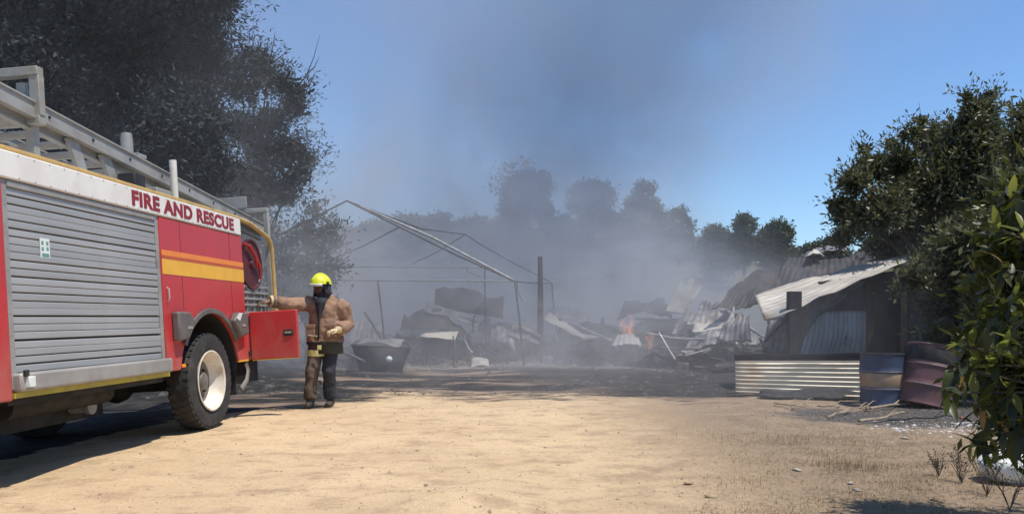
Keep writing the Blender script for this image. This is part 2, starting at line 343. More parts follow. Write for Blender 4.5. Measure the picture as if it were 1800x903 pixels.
# safety plate on the shutter: pale plate with four green symbols
pl = MB().box(-.022, -.0165, 5.835, 5.945, 1.715, 1.868).build('safety_sticker', M['white'], root)
q = MB()
for a, b in ((5.848, 1.815), (5.905, 1.815), (5.848, 1.768), (5.905, 1.772)): q.box(-.0164, -.0155, a, a+.026, b, b+.03)
q.box(-.0164, -.0155, 5.85, 5.935, 1.72, 1.75)
q.build('symbol', M['sign_green'], pl)
# tape stripes
MB().box(.0, .004, US+.004, UE-.004, 1.874, 1.93).build('thin_stripe', M['orange'], root)
MB().box(.0, .004, US+.004, UE-.004, 1.842, 1.871).build('thin_stripe', mat('rust_red_tape', (.5, .09, .03), (.45, .08, .03), .45), root)
MB().box(.0, .004, US+.004, UE-.004, 1.685, 1.839).build('wide_stripe', M['yellow'], root)
MB().box(.0, .006, UE-.30, UE-.004, .703, .722).build('edge_reflector', M['yellow'], root)
# lettering
fc = bpy.data.curves.new('lettering', 'FONT'); fc.body = 'FIRE AND RESCUE'; fc.size = .225; fc.extrude = .002; fc.offset = .010; fc.space_character = 1.08; fc.space_word = 1.0
to = bpy.data.objects.new('lettering_curve', fc); COL.objects.link(to)
dg = bpy.context.evaluated_depsgraph_get(); dg.update()
tm = bpy.data.meshes.new_from_object(to.evaluated_get(dg)); bpy.data.objects.remove(to)
co = np.array([v.co[:] for v in tm.vertices]); mn, mx = co.min(0), co.max(0)
sx, sy = (9.36-7.12)/(mx[0]-mn[0]), .150/(mx[1]-mn[1])
for v, c in zip(tm.vertices, co): v.co = (.0145+c[2], 7.12+(c[0]-mn[0])*sx, 2.30+(c[1]-mn[1])*sy)
lb0 = bmesh.new(); lb0.from_mesh(tm); seen = set()
for v0 in list(lb0.verts):
    if v0 in seen: continue
    isl = [v0]; seen.add(v0)
    for v in isl:
        for e in v.link_edges:
            w_ = e.other_vert(v)
            if w_ not in seen: seen.add(w_); isl.append(w_)
    ix = {v: i for i, v in enumerate(isl)}
    q = MB().add([v.co[:] for v in isl], [tuple(ix[v] for v in f.verts) for f in lb0.faces if f.verts[0] in ix])
    link('letter', q.mesh('letter', M['lettering'], smooth=False), band)
lb0.free()
# wheel-arch flares, liner, marker lamps
MB().prism([(WU-.87, 1.30), (WU-.62, 1.30), (WU-.50, 1.19), (WU-.66, 1.02), (WU-.87, 1.0)], .0, .085).build('flare_box', M['flare'], root, .02)
MB().prism([(WU+.46, 1.20), (WU+.58, 1.30), (WU+.86, 1.30), (WU+.86, 1.04), (WU+.64, 1.0)], .0, .085).build('flare_box', M['flare'], root, .02)
fl = MB(); a_ = np.linspace(R(30), R(150), 15)
fl.prism([(WU+.77*math.cos(a), .60+.75*math.sin(a)) for a in a_]+[(WU+.71*math.cos(a), .60+.69*math.sin(a)) for a in a_[::-1]], .0, .03)
fl.build('arch_trim', M['flare'], root, .008)
ln = MB(); a_ = np.linspace(0, math.pi, 17)
for i in range(16):
    p0, p1 = (WU+.708*math.cos(a_[i]), .6+.688*math.sin(a_[i])), (WU+.708*math.cos(a_[i+1]), .6+.688*math.sin(a_[i+1]))
    ln.add([(-.03, *p0), (-.03, *p1), (-.75, *p1), (-.75, *p0)], [(0,1,2,3)])
ln.build('arch_liner', M['black'], root)
for uu, zz in ((US+.17, 1.0), (US+.28, .725)): MB().box(.0, .018, uu, uu+.07, zz, zz+.035).build('marker_lamp', M['lamp'], root, .005)
MB().box(.086, .09, WU-.70, WU-.60, 1.12, 1.15).build('flare_badge', M['bare_steel'], root)
MB().box(.086, .09, WU+.66, WU+.76, 1.13, 1.16).build('flare_badge', M['bare_steel'], root)
q = MB().add([(.087, WU+.50, 1.235), (.087, WU+.58, 1.295), (.087, WU+.68, 1.295), (.087, WU+.60, 1.2)], [(0,1,2,3)])
q.build('corner_sticker', M['white'], root)
for u_ in (8.02, 9.22): MB().box(-.01, .0015, u_, u_+.006, 1.32, ZB-.004).build('panel_seam', M['black'], root)
rv = MB().lathe([(0, .007), (.003, .005), (.0035, .001)], 8, 'x').mesh('rivet', M['alu'])
for i in range(22): link('rivet', rv, root, loc=(.0125, 5.6+.18*i, ZT-.02)) ; link('rivet', rv, root, loc=(.0125, 5.6+.18*i, ZB+.02))
for z_ in np.arange(.8, 2.2, .16): link('rivet', rv, root, loc=(-.0115, US-.033, z_)); link('rivet', rv, root, loc=(-.0115, U0+.03, z_))
MB().tube([(.01, US+.06, 1.55), (.03, US+.06, 1.53), (.03, US+.06, 1.43), (.01, US+.06, 1.41)], .008, 6).build('grab_handle', M['bare_steel'], root)
# wheels
def wheel(u, x):
    tp = [(-.24, .36), (-.262, .44), (-.255, .505), (-.22, .532), (-.05, .532), (-.012, .510), (.0, .44), (-.018, .335), (-.03, .315), (-.24, .315)]
    t = MB().lathe([(x+a, r) for a, r in tp], 64, 'x', (0, u, WR), True)
    for j in range(40):
        t0 = 2*math.pi*j/40
        for (xa, xb, ph) in ((-.075, -.018, 0), (-.25, -.17, .5), (-.158, -.09, .25)):
            tt = t0+ph*2*math.pi/40; w = .028
            vs = [(x+a, u+r*math.cos(tt+s), WR+r*math.sin(tt+s)) for r in (.515, .5385) for (a, s) in ((xa, -w*1.7), (xb, -w*1.7), (xb, w*1.7), (xa, w*1.7))]
            t.add(vs, [(0,3,2,1), (4,5,6,7), (0,1,5,4), (1,2,6,5), (2,3,7,6), (3,0,4,7)])
    t.build('tyre', M['rubber'], root)
    rp = [(-.012, .335), (.004, .342), (.008, .33), (-.004, .312), (-.05, .30), (-.075, .282), (-.13, .27), (-.155, .255)]
    r_ = MB().lathe([(x+a, max(r, .001)) for a, r in rp], 48, 'x', (0, u, WR)).build('rim', M['rim'], root)
    MB().lathe([(x+a, max(r, .001)) for a, r in ((-.154, .257), (-.165, .14), (-.15, .12), (-.15, 0))], 48, 'x', (0, u, WR)).build('disc', M['hub'], r_)
    hb = MB().lathe([(x+a, max(r, .001)) for a, r in ((-.155, .11), (-.10, .10), (-.085, .085), (-.075, .0))], 24, 'x', (0, u, WR)).build('hub', M['hub'], r_)
    nm = MB().lathe([(0, .017), (.03, .016), (.034, .001)], 6, 'x').mesh('lug_nut', M['black'])
    for j in range(8):
        link('lug_nut', nm, r_, loc=(x-.168, u+.165*math.cos(j*math.pi/4), WR+.165*math.sin(j*math.pi/4)))
    hm = MB().lathe([(0, .03), (.002, .03), (.002, .001)], 12, 'x').mesh('hand_hole', M['black'])
    for j in range(8):
        link('hand_hole', hm, r_, loc=(x-.1605, u+.205*math.cos((j+.5)*math.pi/4), WR+.21*math.sin((j+.5)*math.pi/4)))
for u in (WU, 4.3):
    for x in (-.02, -1.98): wheel(u, x)
# cab ahead of the shutter (left of the frame) and chassis
cab = MB().prism([(2.9, .72), (4.38, .72), (4.38, 2.44), (3.2, 2.44), (2.95, 1.65)], -2.27, -.01)
cab.build('cab', M['red'], root, .03)
MB().prism([(3.13, 1.66), (4.2, 1.66), (4.2, 2.25), (3.32, 2.25)], -.011, .0).build('cab_window', M['glass'], root)
ch = MB()
for x in (-.75, -1.55): ch.box(x-.05, x+.05, 3.2, 10.5, .62, .80)
ch.tube([(-.2, WU, WR), (-2.1, WU, WR)], .09, 10); ch.ball((-1.15, WU, WR), .2); ch.tube([(-.2, 4.3, WR), (-2.1, 4.3, WR)], .07, 10)
ch.tube([(-1.15, 4.6, .62), (-1.15, 8.4, .58)], .05, 8); ch.box(-1.9, -1.0, 5.6, 7.2, .42, .69); ch.tube([(-.55, 6.0, .56), (-.55, 7.4, .56)], .12, 12)
ch.box(-.4, -.1, 5.5, 7.7, .60, .69); ch.box(-2.0, -.3, 9.8, 10.2, .5, .69)
ch.box(-1.95, -.75, 5.3, 7.7, .30, .68); ch.box(-2.2, -.3, 9.3, 10.6, .40, .69); ch.box(-1.9, -.9, 3.2, 5.2, .35, .68)  # low boxes added to darken the underside and block the view through
ch.build('chassis', M['under'], root)
MB().lathe([(-.9, .001), (-.9, .06), (-.6, .06), (-.58, .075), (-.54, .075), (-.54, .001)], 14, 'x', (0, 7.2, .43)).build('outlet', M['alu'], root)
MB().box(-.5, -.1, WU+.80, WU+.82, .30, .70).build('mudflap', M['rubber'], root)
MB().tube([(-.06, UE+.06, .68), (-.05, UE+.10, .58), (-.06, UE+.06, .46), (-.10, UE-.02, .36)], [(.012, .05)]*4, 8).build('step_guard', M['alu'], root)
# tail: hoop frame, reel, racks
fr = MB()
fr.bar((-.10, UB-.06, 1.33), (-.10, UB-.06, 2.72), .06, .07); fr.bar((-2.1, UB-.06, 1.33), (-2.1, UB-.06, 2.72), .06, .07)
fr.bar((-.07, UB-.06, 2.75), (-2.13, UB-.06, 2.75), .07, .06)
fr.build('tail_hoop', M['grey_frame'], root, .008)
MB().box(-.95, -.35, UB-.12, UB-.10, 2.79, 2.95).build('hoop_plate', M['alu'], root, .006)
MB().bar((-.2, UE+.05, 2.20), (-.2, UB-.1, 2.16), .05, .03).build('reel_support', M['alu'], root)
MB().bar((-.2, UE+.05, 2.02), (-.2, UB-.25, 2.00), .04, .025).build('reel_support', M['alu'], root)
MB().bar((-.2, UB-.28, 2.17), (-.2, UB-.28, 2.0), .05, .03).build('reel_support', M['alu'], root)
RC = (0, 10.10, 1.95)
re = MB().lathe([(-.62, .001), (-.62, .33), (-.60, .33), (-.60, .18), (-.12, .18), (-.12, .33), (-.085, .335), (-.085, .31), (-.10, .30), (-.10, .06), (-.06, .05), (-.06, .001)], 36, 'x', RC).build('hose_reel', M['red_dark'], root)
MB().lathe([(-.60, .18)]+[(-.58+.045*i+d, .215+(.02 if d else 0)+.03*(i % 2)) for i in range(10) for d in (0, .022)]+[(-.13, .18)], 28, 'x', RC).build('coiled_hose', M['rubber'], re)
for s_ in (0, .14): MB().tube([(-.07, 9.80+s_*1.2, 2.20-s_*.3), (-.05, 9.95+s_, 2.18-s_*.6), (-.05, 10.12+s_, 2.07-s_), (-.06, 10.2+s_*.6, 1.9-s_)], [.014, .02, .02, .012], 8).build('loose_hose', M['red'], re)
rk = MB()
for z in (1.42, 1.50, 1.58, 1.66): rk.bar((-.12, UE+.1, z), (-.12, UB-.12, z), .03, .03)
for u in np.linspace(UE+.12, UB-.14, 5): rk.bar((-.13, u, 1.33), (-.13, u, 1.68), .02, .025)
rk.box(-.9, -.16, UE+.1, UB-.15, 1.34, 1.6)
rk.build('rack', M['alu'], root)
# swung-open tail locker door: hinged at the back edge of the side panel, standing out from the side
dr = MB().box(.015, .63, UE+.055, UE+.115, .71, 1.31).build('locker_door', M['red'], root, .012)
MB().box(.45, .575, UE+.046, UE+.056, .985, 1.065).build('latch_plate', M['black'], dr, .004)
MB().bar((.47, UE+.042, 1.03), (.555, UE+.042, 1.03), .012, .022).build('latch_handle', M['bare_steel'], dr)
for z in (.79, 1.22): MB().tube([(.012, UE+.03, z-.03), (.012, UE+.03, z+.03)], .016, 8).build('hinge', M['black'], dr)
MB().box(.02, .62, UE+.116, UE+.13, .72, 1.30).build('inner_skin', M['black'], dr)
MB().box(.03, .62, UE+.056, UE+.11, .70, .709).build('edge_trim', M['yellow'], dr)
# roof: ladder, gantries, posts, lamps
def lp(w, u, z): return Vector((-w, u, z))
def lz(u): return 3.09-.094*(u-6.33)          # top edge of the ladder rails
def rail(w, dz, h):
    m_ = MB(); a, b = 4.9, 11.3
    m_.bar(lp(w, a, lz(a)+dz-h/2), lp(w, b, lz(b)+dz-h/2), .028, h)
    for z_ in (-.008, -h+.008): m_.bar(lp(w, a, lz(a)+dz+z_), lp(w, b, lz(b)+dz+z_), .06, .016)
    return m_.build('rail', M['alu'], ladder)
ladder = thing('ladder', 'long aluminium ladder lying along the roof of the fire engine', 'ladder')
ladder.matrix_world = root.matrix_world.copy()
rail(.35, 0, .15); rail(1.12, 0, .15); rail(.43, -.13, .09); rail(1.04, -.13, .09)
rm = MB().bar((0, 0, 0), (-.71, 0, 0), .06, .035).mesh('rung', M['alu'])
rm2 = MB().bar((0, 0, 0), (-.55, 0, 0), .05, .035).mesh('rung', M['alu'])
for i in range(20):
    u = 5.0+.31*i; link('rung', rm, ladder, loc=(-.38, u, lz(u)-.06)); link('rung', rm2, ladder, loc=(-.46, u+.12, lz(u)-.17))
bm_ = MB().tube([(0,0,0), (.012,0,0)], .014, 6).mesh('bolt', M['black'])
for i in range(8):
    u = 6.5+.62*i; link('bolt', bm_, ladder, loc=(-.338, u, lz(u)-.075))
def gantry(u, w0, w1, z0, z1, t, nm):
    m_ = MB()
    for w in (w0, w1): m_.bar(lp(w, u, z0), lp(w, u, z1), t, t*1.2)
    m_.bar(lp(w0-t/2, u, z1+t/2), lp(w1+t/2, u, z1+t/2), t*1.2, t); m_.bar(lp(w0-t/2, u, z0-t/2), lp(w1+t/2, u, z0-t/2), t*1.2, t)
    for w in (w0+.08, w1-.08): m_.bar(lp(w, u+.03, ZT), lp(w, u+.03, z0), t, t)
    return m_.build(nm, M['grey_frame'], root, .006)
gantry(6.35, .33, 1.25, 2.97, 3.31, .075, 'ladder_gantry')
sl = MB().lathe([(0, .001), (0, .07), (.04, .085), (.1, .085), (.1, .075), (.09, .001)], 16, 'y', (-.62, 6.30, 3.16)).build('work_lamp', M['white'], root)
MB().box(-.52, -.44, 6.36, 6.40, 3.08, 3.27).build('lamp_bracket', M['alu'], root)
rope = MB()
for j in range(5):
    pts = [(-.72-.05*j+.06*math.sin(t*3+j), 6.20+.02*j, 3.14-.12*math.sin(t*1.5+j*.5)-.03*j) for t in np.linspace(0, 2.4, 10)]
    rope.tube(pts, .011, 6)
rope.build('rope', mat('old_rope', (.5, .43, .35), (.4, .33, .27), .9), root)
for u in (7.0, 7.5): MB().prism([(u, ZT), (u+.12, ZT), (u-.06, lz(u)-.14), (u-.22, lz(u)-.14)], -1.15, -1.09).build('ladder_bracket', M['alu'], root); MB().prism([(u, ZT), (u+.12, ZT), (u-.06, lz(u)-.14), (u-.22, lz(u)-.14)], -.40, -.36).build('ladder_bracket', M['alu'], root)
MB().bar((-.35, 5.2, ZT+.14), (-.30, 6.3, ZT+.06), .02, .02).build('roof_cable', M['alu'], root)
MB().tube([lp(.17, 8.3, ZT), lp(.17, 8.3, 2.97)], .038, 14).build('roof_post', M['cream'], root)
MB().box(-.30, -.06, 8.2, 8.45, ZT, ZT+.05).build('post_base', M['alu'], root, .006)
MB().tube([lp(1.25, 9.3, 2.9), lp(1.25, 9.3, 3.5), lp(1.25, 9.3, 3.58)], [.07, .07, .06], 14).build('roof_post', M['alu'], root)
MB().box(-1.12, -.9, 8.9, 9.1, 3.2, 3.24).build('post_base', M['alu'], root)
MB().box(-.34, -.16, 7.5, 7.7, ZT+.02, ZT+.22).build('roof_box', M['black'], root, .01)
MB().box(-.34, -.1, 7.8, 8.1, ZT, ZT+.12).build('roof_box', M['alu'], root, .01)
MB().box(-.4, -.1, 8.6, 9.3, ZT, ZT+.04).build('roof_box', M['alu'], root, .01)

# ------------------------------------------------------------------ firefighter
def remesh(name, mb, m, parent, vox, smooth=3, disp=0, dscale=.12, **kw):
    me = mb.mesh(name, m, ang=180); o = link(name, me, parent, **kw)
    r = o.modifiers.new('remesh', 'REMESH'); r.mode = 'VOXEL'; r.voxel_size = vox; r.use_smooth_shade = True
    s = o.modifiers.new('smooth', 'SMOOTH'); s.iterations = smooth; s.factor = .5
    if disp:
        tx = bpy.data.textures.get('folds') or bpy.data.textures.new('folds', 'CLOUDS'); tx.noise_scale = dscale; tx.noise_depth = 2
        d = o.modifiers.new('folds', 'DISPLACE'); d.texture = tx; d.strength = disp; d.mid_level = .5; d.texture_coords = 'LOCAL'
    return o
fx, fy = P(567, 712, 10.95).x, 10.95
per = thing('person', 'firefighter in tan coat and lime yellow helmet resting an arm on the red locker door', 'person', (fx, fy, g(fx, fy)))
SR, EL, WRI = Vector((-.15, .0, 1.43)), Vector((-.385, -.16, 1.405)), Vector((-.60, -.36, 1.455))
SL, ELL, WL = Vector((.25, .02, 1.40)), Vector((.33, .06, 1.13)), Vector((.25, -.19, 1.07))
HIP = Vector((.02, 0, .93)); NECK = Vector((.03, -.01, 1.50)); HEAD = Vector((-.02, -.05, 1.665))
KR, AR = Vector((-.12, -.10, .50)), Vector((-.14, -.12, .09)); KL, AL = Vector((.10, -.06, .50)), Vector((.105, .03, .09))
hd = Matrix.Rotation(R(-38), 3, 'Z')      # head turned to the left of the picture
def hp(x, y, z): return HEAD+hd @ Vector((x, y, z))
b = MB()
b.rings([(HIP.x, 0, .86, .16, .11), (HIP.x, 0, 1.0, .155, .11), (.03, 0, 1.15, .15, .11), (.04, 0, 1.32, .185, .12), (.045, 0, 1.43, .17, .10), (.04, 0, 1.50, .07, .065)], 16)
b.tube([(.035, 0, 1.46), NECK, HEAD+Vector((.005, .02, -.05))], [.068, .062, .06], 10)
b.ball(HEAD, .078, .095, .118, 16, 11)
b.ball(hp(0, -.035, -.06), .058, .06, .055); b.ball(hp(0, -.098, -.015), .017, .022, .03); b.ball(hp(0, -.086, .022), .06, .022, .014)
b.ball(hp(0, -.088, -.062), .03, .016, .012); b.ball(hp(.08, .01, -.005), .014, .024, .034); b.ball(hp(-.08, .01, -.005), .014, .024, .034)
b.tube([SR, EL, WRI, WRI+Vector((-.09, -.03, -.01))], [.058, .046, .034, .03], 10); b.tube([SL, ELL, WL, WL+Vector((-.06, -.06, -.02))], [.058, .046, .034, .03], 10)
b.tube([(-.07, 0, .88), KR, AR, AR+Vector((-.02, -.12, -.04))], [.09, .06, .045, .035], 10); b.tube([(.10, 0, .88), KL, AL, AL+Vector((.01, -.12, -.04))], [.09, .06, .045, .035], 10)
remesh('body', b, M['skin'], per, .011, 2)
for s_ in (-1, 1): MB().ball(hp(.032*s_, -.083, .008), .013).build('eye', M['eye'], per)
# coat with sleeves and collar
c = MB()
c.rings([(.03, .01, .90, .262, .19), (.03, .01, .93, .258, .188), (.025, .01, 1.08, .222, .172), (.035, .01, 1.26, .226, .165), (.05, .01, 1.40, .235, .15), (.045, .01, 1.475, .155, .12), (.04, .0, 1.55, .10, .10)], 24)
c.tube([SR+Vector((.05, 0, -.04)), SR+Vector((-.06, 0, .0)), (SR+EL)/2, EL, (EL+WRI)/2, WRI], [.115, .112, .103, .10, .094, .088], 14)
c.tube([SL+Vector((-.05, 0, .0)), SL+Vector((.03, .0, -.03)), (SL+ELL)/2, ELL, (ELL+WL)/2, WL], [.115, .115, .11, .108, .10, .092], 14)
remesh('coat', c, M['coat'], per, .012, 2, .05, .055)
MB().rings([(.035, -.01, 1.50, .115, .11), (.03, -.01, 1.54, .105, .102), (.02, -.015, 1.585, .10, .10), (.02, -.015, 1.59, .09, .09), (.03, -.01, 1.52, .088, .088)], 20, False).build('collar', M['coat_dark'], per)
# trousers: tan leg to the left, navy leg to the right as in the picture
for (top, kn, an, mname, nm) in (((-.075, .01, .86), KR, AR, 'trouser', 'trouser_leg'), ((.115, .02, .86), KL, AL, 'coat_dark', 'trouser_leg')):
    t = MB(); top = Vector(top); t.tube([top+Vector((0, 0, .06)), top, (top+kn)/2, kn, (kn+an)/2, an+Vector((0, -.01, .03))], [(.115, .13), (.12, .13), .105, .093, .088, .086], 14)
    remesh(nm, t, M[mname], per, .014, 2, .04, .09)
MB().rings([(-.075, -.0, .705, .135, .145), (-.075, 0, .71, .142, .15), (-.072, 0, .79, .142, .152), (-.072, 0, .795, .135, .147)], 20, False).build('reflective_band', M['reflect'], per)
MB().rings([(-.115, -.035, .31, .10, .10), (-.115, -.035, .315, .105, .105), (-.115, -.035, .36, .105, .105), (-.115, -.035, .365, .10, .10)], 16, False).build('reflective_band', mat('sooty_tape', (.22, .19, .13), (.15, .13, .1), .6), per)
# navy breast flap, straps and buckle hanging at the waist
q = MB(); cv = [(1.51, .08, .02), (1.42, .07, .01), (1.32, .04, .0), (1.18, .014, -.01), (.93, .012, -.015)]
q.add([(cx+sx*w, -.165-.02*(1.5-z)-(.012 if sx == 0 else 0), z) for z, w, cx in cv for sx in (-1, 0, 1)], [(3*i+j, 3*i+j+1, 3*i+j+4, 3*i+j+3) for i in range(4) for j in (0, 1)])
o = q.build('coat_opening', M['coat_dark'], per); o.modifiers.new('t', 'SOLIDIFY').thickness = .02
for sx in (-.12, .17): MB().box(sx-.06, sx+.06, -.198, -.172, .98, 1.12).build('pocket', M['coat'], per, .008); MB().box(sx-.065, sx+.065, -.205, -.175, 1.10, 1.145).build('pocket_flap', M['coat'], per, .006)
MB().rings([(.03, .008, .86, .245, .182), (.03, .008, .865, .25, .187), (.03, .008, .90, .255, .19)], 24, False).build('coat_hem', M['coat_dark'], per)
MB().rings([(.10, .0, .74, .185, .183), (.10, .0, .75, .19, .19), (.10, .0, .90, .175, .19)], 20, False).build('apron', mat('dark_olive_cloth', (.055, .05, .035), (.035, .033, .026), .9), per)
MB().box(-.02, .035, -.222, -.205, .80, .86).build('buckle', M['reflect'], per, .004)
MB().tube([(-.17, -.18, 1.0), (-.1, -.21, .99), (-.02, -.215, .985)], .009, 6).build('strap', M['paper'], per)
# gloves with separate fingers
def glove(w, d, up, curl, m):
    d = Vector(d).normalized(); up = Vector(up).normalized(); sd_ = d.cross(up).normalized(); q = MB()
    q.tube([w-d*.06, w-d*.02, w+d*.02], [(.058, .058), (.05, .052), (.042, .036)], 12)
    q.tube([w, w+d*.035, w+d*.075, w+d*.10], [(.036, .022), (.046, .023), (.047, .021), (.04, .016)], 12)
    for i, (o, L) in enumerate(((-.034, .066), (-.011, .078), (.012, .072), (.034, .056))):
        p = w+d*.095+sd_*o; pts = [p-d*.02]; a = 0
        for s_ in range(3): a += curl; p = p+(d*math.cos(a)-up*math.sin(a))*(L/3+.006); pts.append(p.copy())
        q.tube(pts, [.0125, .0125, .0115, .009], 8)
    b0 = w+d*.03+sd_*-.035; q.tube([b0, b0+(d*.4-sd_*.8)*.04-up*.01, b0+(d*.8-sd_*.75)*.06-up*.02, b0+(d*1.2-sd_*.4)*.075-up*.03], [.018, .016, .014, .011], 8)
    return remesh('glove', q, m, per, .0052, 2)
glove(WRI+Vector((-.015, -.01, 0)), (-.85, -.42, -.05), (0, 0, 1), .3, M['glove_brown'])
MB().tube([WRI+Vector((.03, .025, 0)), WRI+Vector((-.022, -.022, 0))], [.086, .078], 14).build('cuff', M['glove'], per)
glove(WL+Vector((-.01, -.02, 0)), (-.72, -.62, -.15), (-.1, -.2, 1), .5, M['glove'])
# helmet
hel = MB(); rot = lambda x, y, z: hp(x, y, z)
prof = [(.055, .158), (.06, .150), (.075, .148), (.11, .138), (.15, .112), (.18, .07), (.195, .025), (.197, .001)]
vs = []; n = 28
for z, r in prof:
    for j in range(n):
        t = 2*math.pi*j/n; vs.append(rot(r*.86*math.cos(t), r*1.06*math.sin(t)+.01, z-.02))
hel.add(vs, [(i*n+j, i*n+(j+1) % n, (i+1)*n+(j+1) % n, (i+1)*n+j) for i in range(len(prof)-1) for j in range(n)])
h_ = hel.build('helmet', M['helmet'], per)
sm_ = h_.modifiers.new('shell', 'SOLIDIFY'); sm_.thickness = .006
cr = MB().tube([rot(0, .15*math.cos(t)*1.0+.01, .04+.14*math.sin(t)) for t in np.linspace(.35, math.pi-.35, 12)], [(.016, .012)]*12, 8); cr.build('helmet_ridge', M['helmet'], per)
vz = MB(); a_ = np.linspace(R(205), R(335), 12)
vs = [rot(.142*math.cos(t), .172*math.sin(t)+.01, z) for z in (.035, .0) for t in a_]
vz.add(vs, [(i, i+1, i+13, i+12) for i in range(11)]); v_ = vz.build('visor', M['visor'], per); v_.modifiers.new('t', 'SOLIDIFY').thickness = .004
for s_ in (-1, 1): MB().ball(rot(.138*s_, .02, .045), .022, .03, .026).build('ear_boss', M['black'], per)
nk = MB(); a_ = np.linspace(R(-10), R(190), 14)
vs = [rot(r*.84*math.cos(t), r*1.04*math.sin(t)+.01, z) for z, r in ((.035, .145), (-.06, .15), (-.14, .165)) for t in a_]
nk.add(vs, [(i+14*k_, i+1+14*k_, i+15+14*k_, i+14+14*k_) for k_ in range(2) for i in range(13)]); v_ = nk.build('neck_curtain', M['coat_dark'], per); v_.modifiers.new('t', 'SOLIDIFY').thickness = .008
for an in (AR, AL):
    q = MB(); q.tube([an+Vector((0, .01, .24)), an+Vector((0, .01, .05)), an+Vector((0, 0, -.02))], [.07, .06, .06], 12)
    q.tube([an+Vector((0, .05, -.045)), an+Vector((0, -.06, -.04)), an+Vector((-.01, -.17, -.052))], [(.05, .042), (.05, .045), (.045, .034)], 12)
    remesh('boot', q, M['boot'], per, .011, 3)

# ------------------------------------------------------------------ burnt marquee frame
def gpt(px, py, Y): p = P(px, py, Y); p.z = g(p.x, p.y); return p
tf = thing('marquee_frame', 'burnt out marquee frame of thin bare pipes with a gable roof', 'tent frame', (-2, 20, 0))
def pipe(nm, pts, r, m, parent, sag=0, wob=.0):
    pts = [Vector(p) for p in pts]
    if len(pts) == 2:
        a, b = pts; pts = [a.lerp(b, t)+Vector((0, 0, -sag*4*t*(1-t)))+(jit((0,0,0), wob) if 0 < t < 1 else Vector()) for t in np.linspace(0, 1, 7)]
    m_ = MB().tube(pts, r, 7)
    if parent:
        L = parent.location; m_.v = [(a-L.x, b-L.y, c-L.z) for a, b, c in m_.v]
    return m_.build(nm, m, parent)
Y1, Y2 = 19.7, 23.4
Ra = P(610, 353, Y1); Er = P(905, 494, Y1); El_ = P(318, 494, Y1)
Rb = P(818, 412, Y2); Eb = P(970, 497, Y2); Ebl = P(600, 500, Y2)
pipe('rafter', [Ra, Er], .022, M['pipe'], tf, .04, .01); pipe('rafter', [Ra, El_], .022, M['pipe'], tf, .03, .01)
pipe('rafter', [P(632, 362, Y1+.25), P(760, 417, Y1+.25), P(902, 492, Y1+.1)], .036, M['pale_pipe'], tf)
pipe('rafter', [Rb, Eb], .018, M['pipe'], tf, .05, .02); pipe('rafter', [Rb, P(725, 463, Y2)], .018, M['pipe'], tf, .05, .01)
pipe('rafter', [P(702, 399, 21.2), P(580, 458, 21.2)], .02, M['pipe'], tf, .03, .01)
pipe('ridge_pole', [Ra, P(740, 402, 21.4), Rb], .02, M['pipe'], tf)
pipe('eave_beam', [El_, P(560, 492, Y1), Er], .02, M['pale_pipe'], tf); pipe('eave_beam', [Er, Eb], .02, M['pipe'], tf, .03)
pipe('post', [Er, P(913, 560, Y1-.05), gpt(921, 640, Y1-.1)], .028, M['pipe'], tf)
pipe('post', [Eb, P(975, 560, Y2), gpt(990, 632, Y2)], .026, M['pipe'], tf)
pipe('post', [P(664, 492, Y1+1), P(672, 560, Y1+1), gpt(680, 620, Y1+1)], .022, M['pipe'], tf)
pipe('post', [El_, gpt(300, 640, Y1)], .03, M['pipe'], tf)
pipe('dangling_wire', [Er+Vector((.05, 0, -.02)), P(911, 515, Y1), P(918, 528, Y1)], .012, M['pipe'], tf)
t2 = thing('pipe_frame', 'low rectangular pipe frame standing inside the burnt marquee frame', 'pipe frame', (-4, 22, 0))
pipe('beam', [P(470, 468, 21.6), P(640, 469, 21.6), P(852, 470, 21.6)], .02, M['pale_pipe'], t2)
pipe('post', [P(852, 470, 21.6), P(853, 560, 21.6), gpt(855, 630, 21.6)], .02, M['pipe'], t2)
pipe('post', [P(498, 468, 21.6), gpt(500, 630, 21.6)], .022, M['pipe'], t2)
pipe('bent_wire', [P(852, 528, 21.6), P(838, 545, 21.5), P(831, 565, 21.4), P(832, 585, 21.4)], .014, M['pipe'], t2)
pipe('bent_wire', [P(820, 470, 21.6), P(822, 478, 21.6), P(845, 487, 21.6)], .01, M['pipe'], t2)
pole = MB().tube([gpt(950, 600, 21), P(950, 540, 21), P(949.5, 451, 21)], [.085, .08, .065], 10).build('charred_pole', M['char'], label='thick charred pole standing upright among the debris right of the marquee frame', cat='pole')

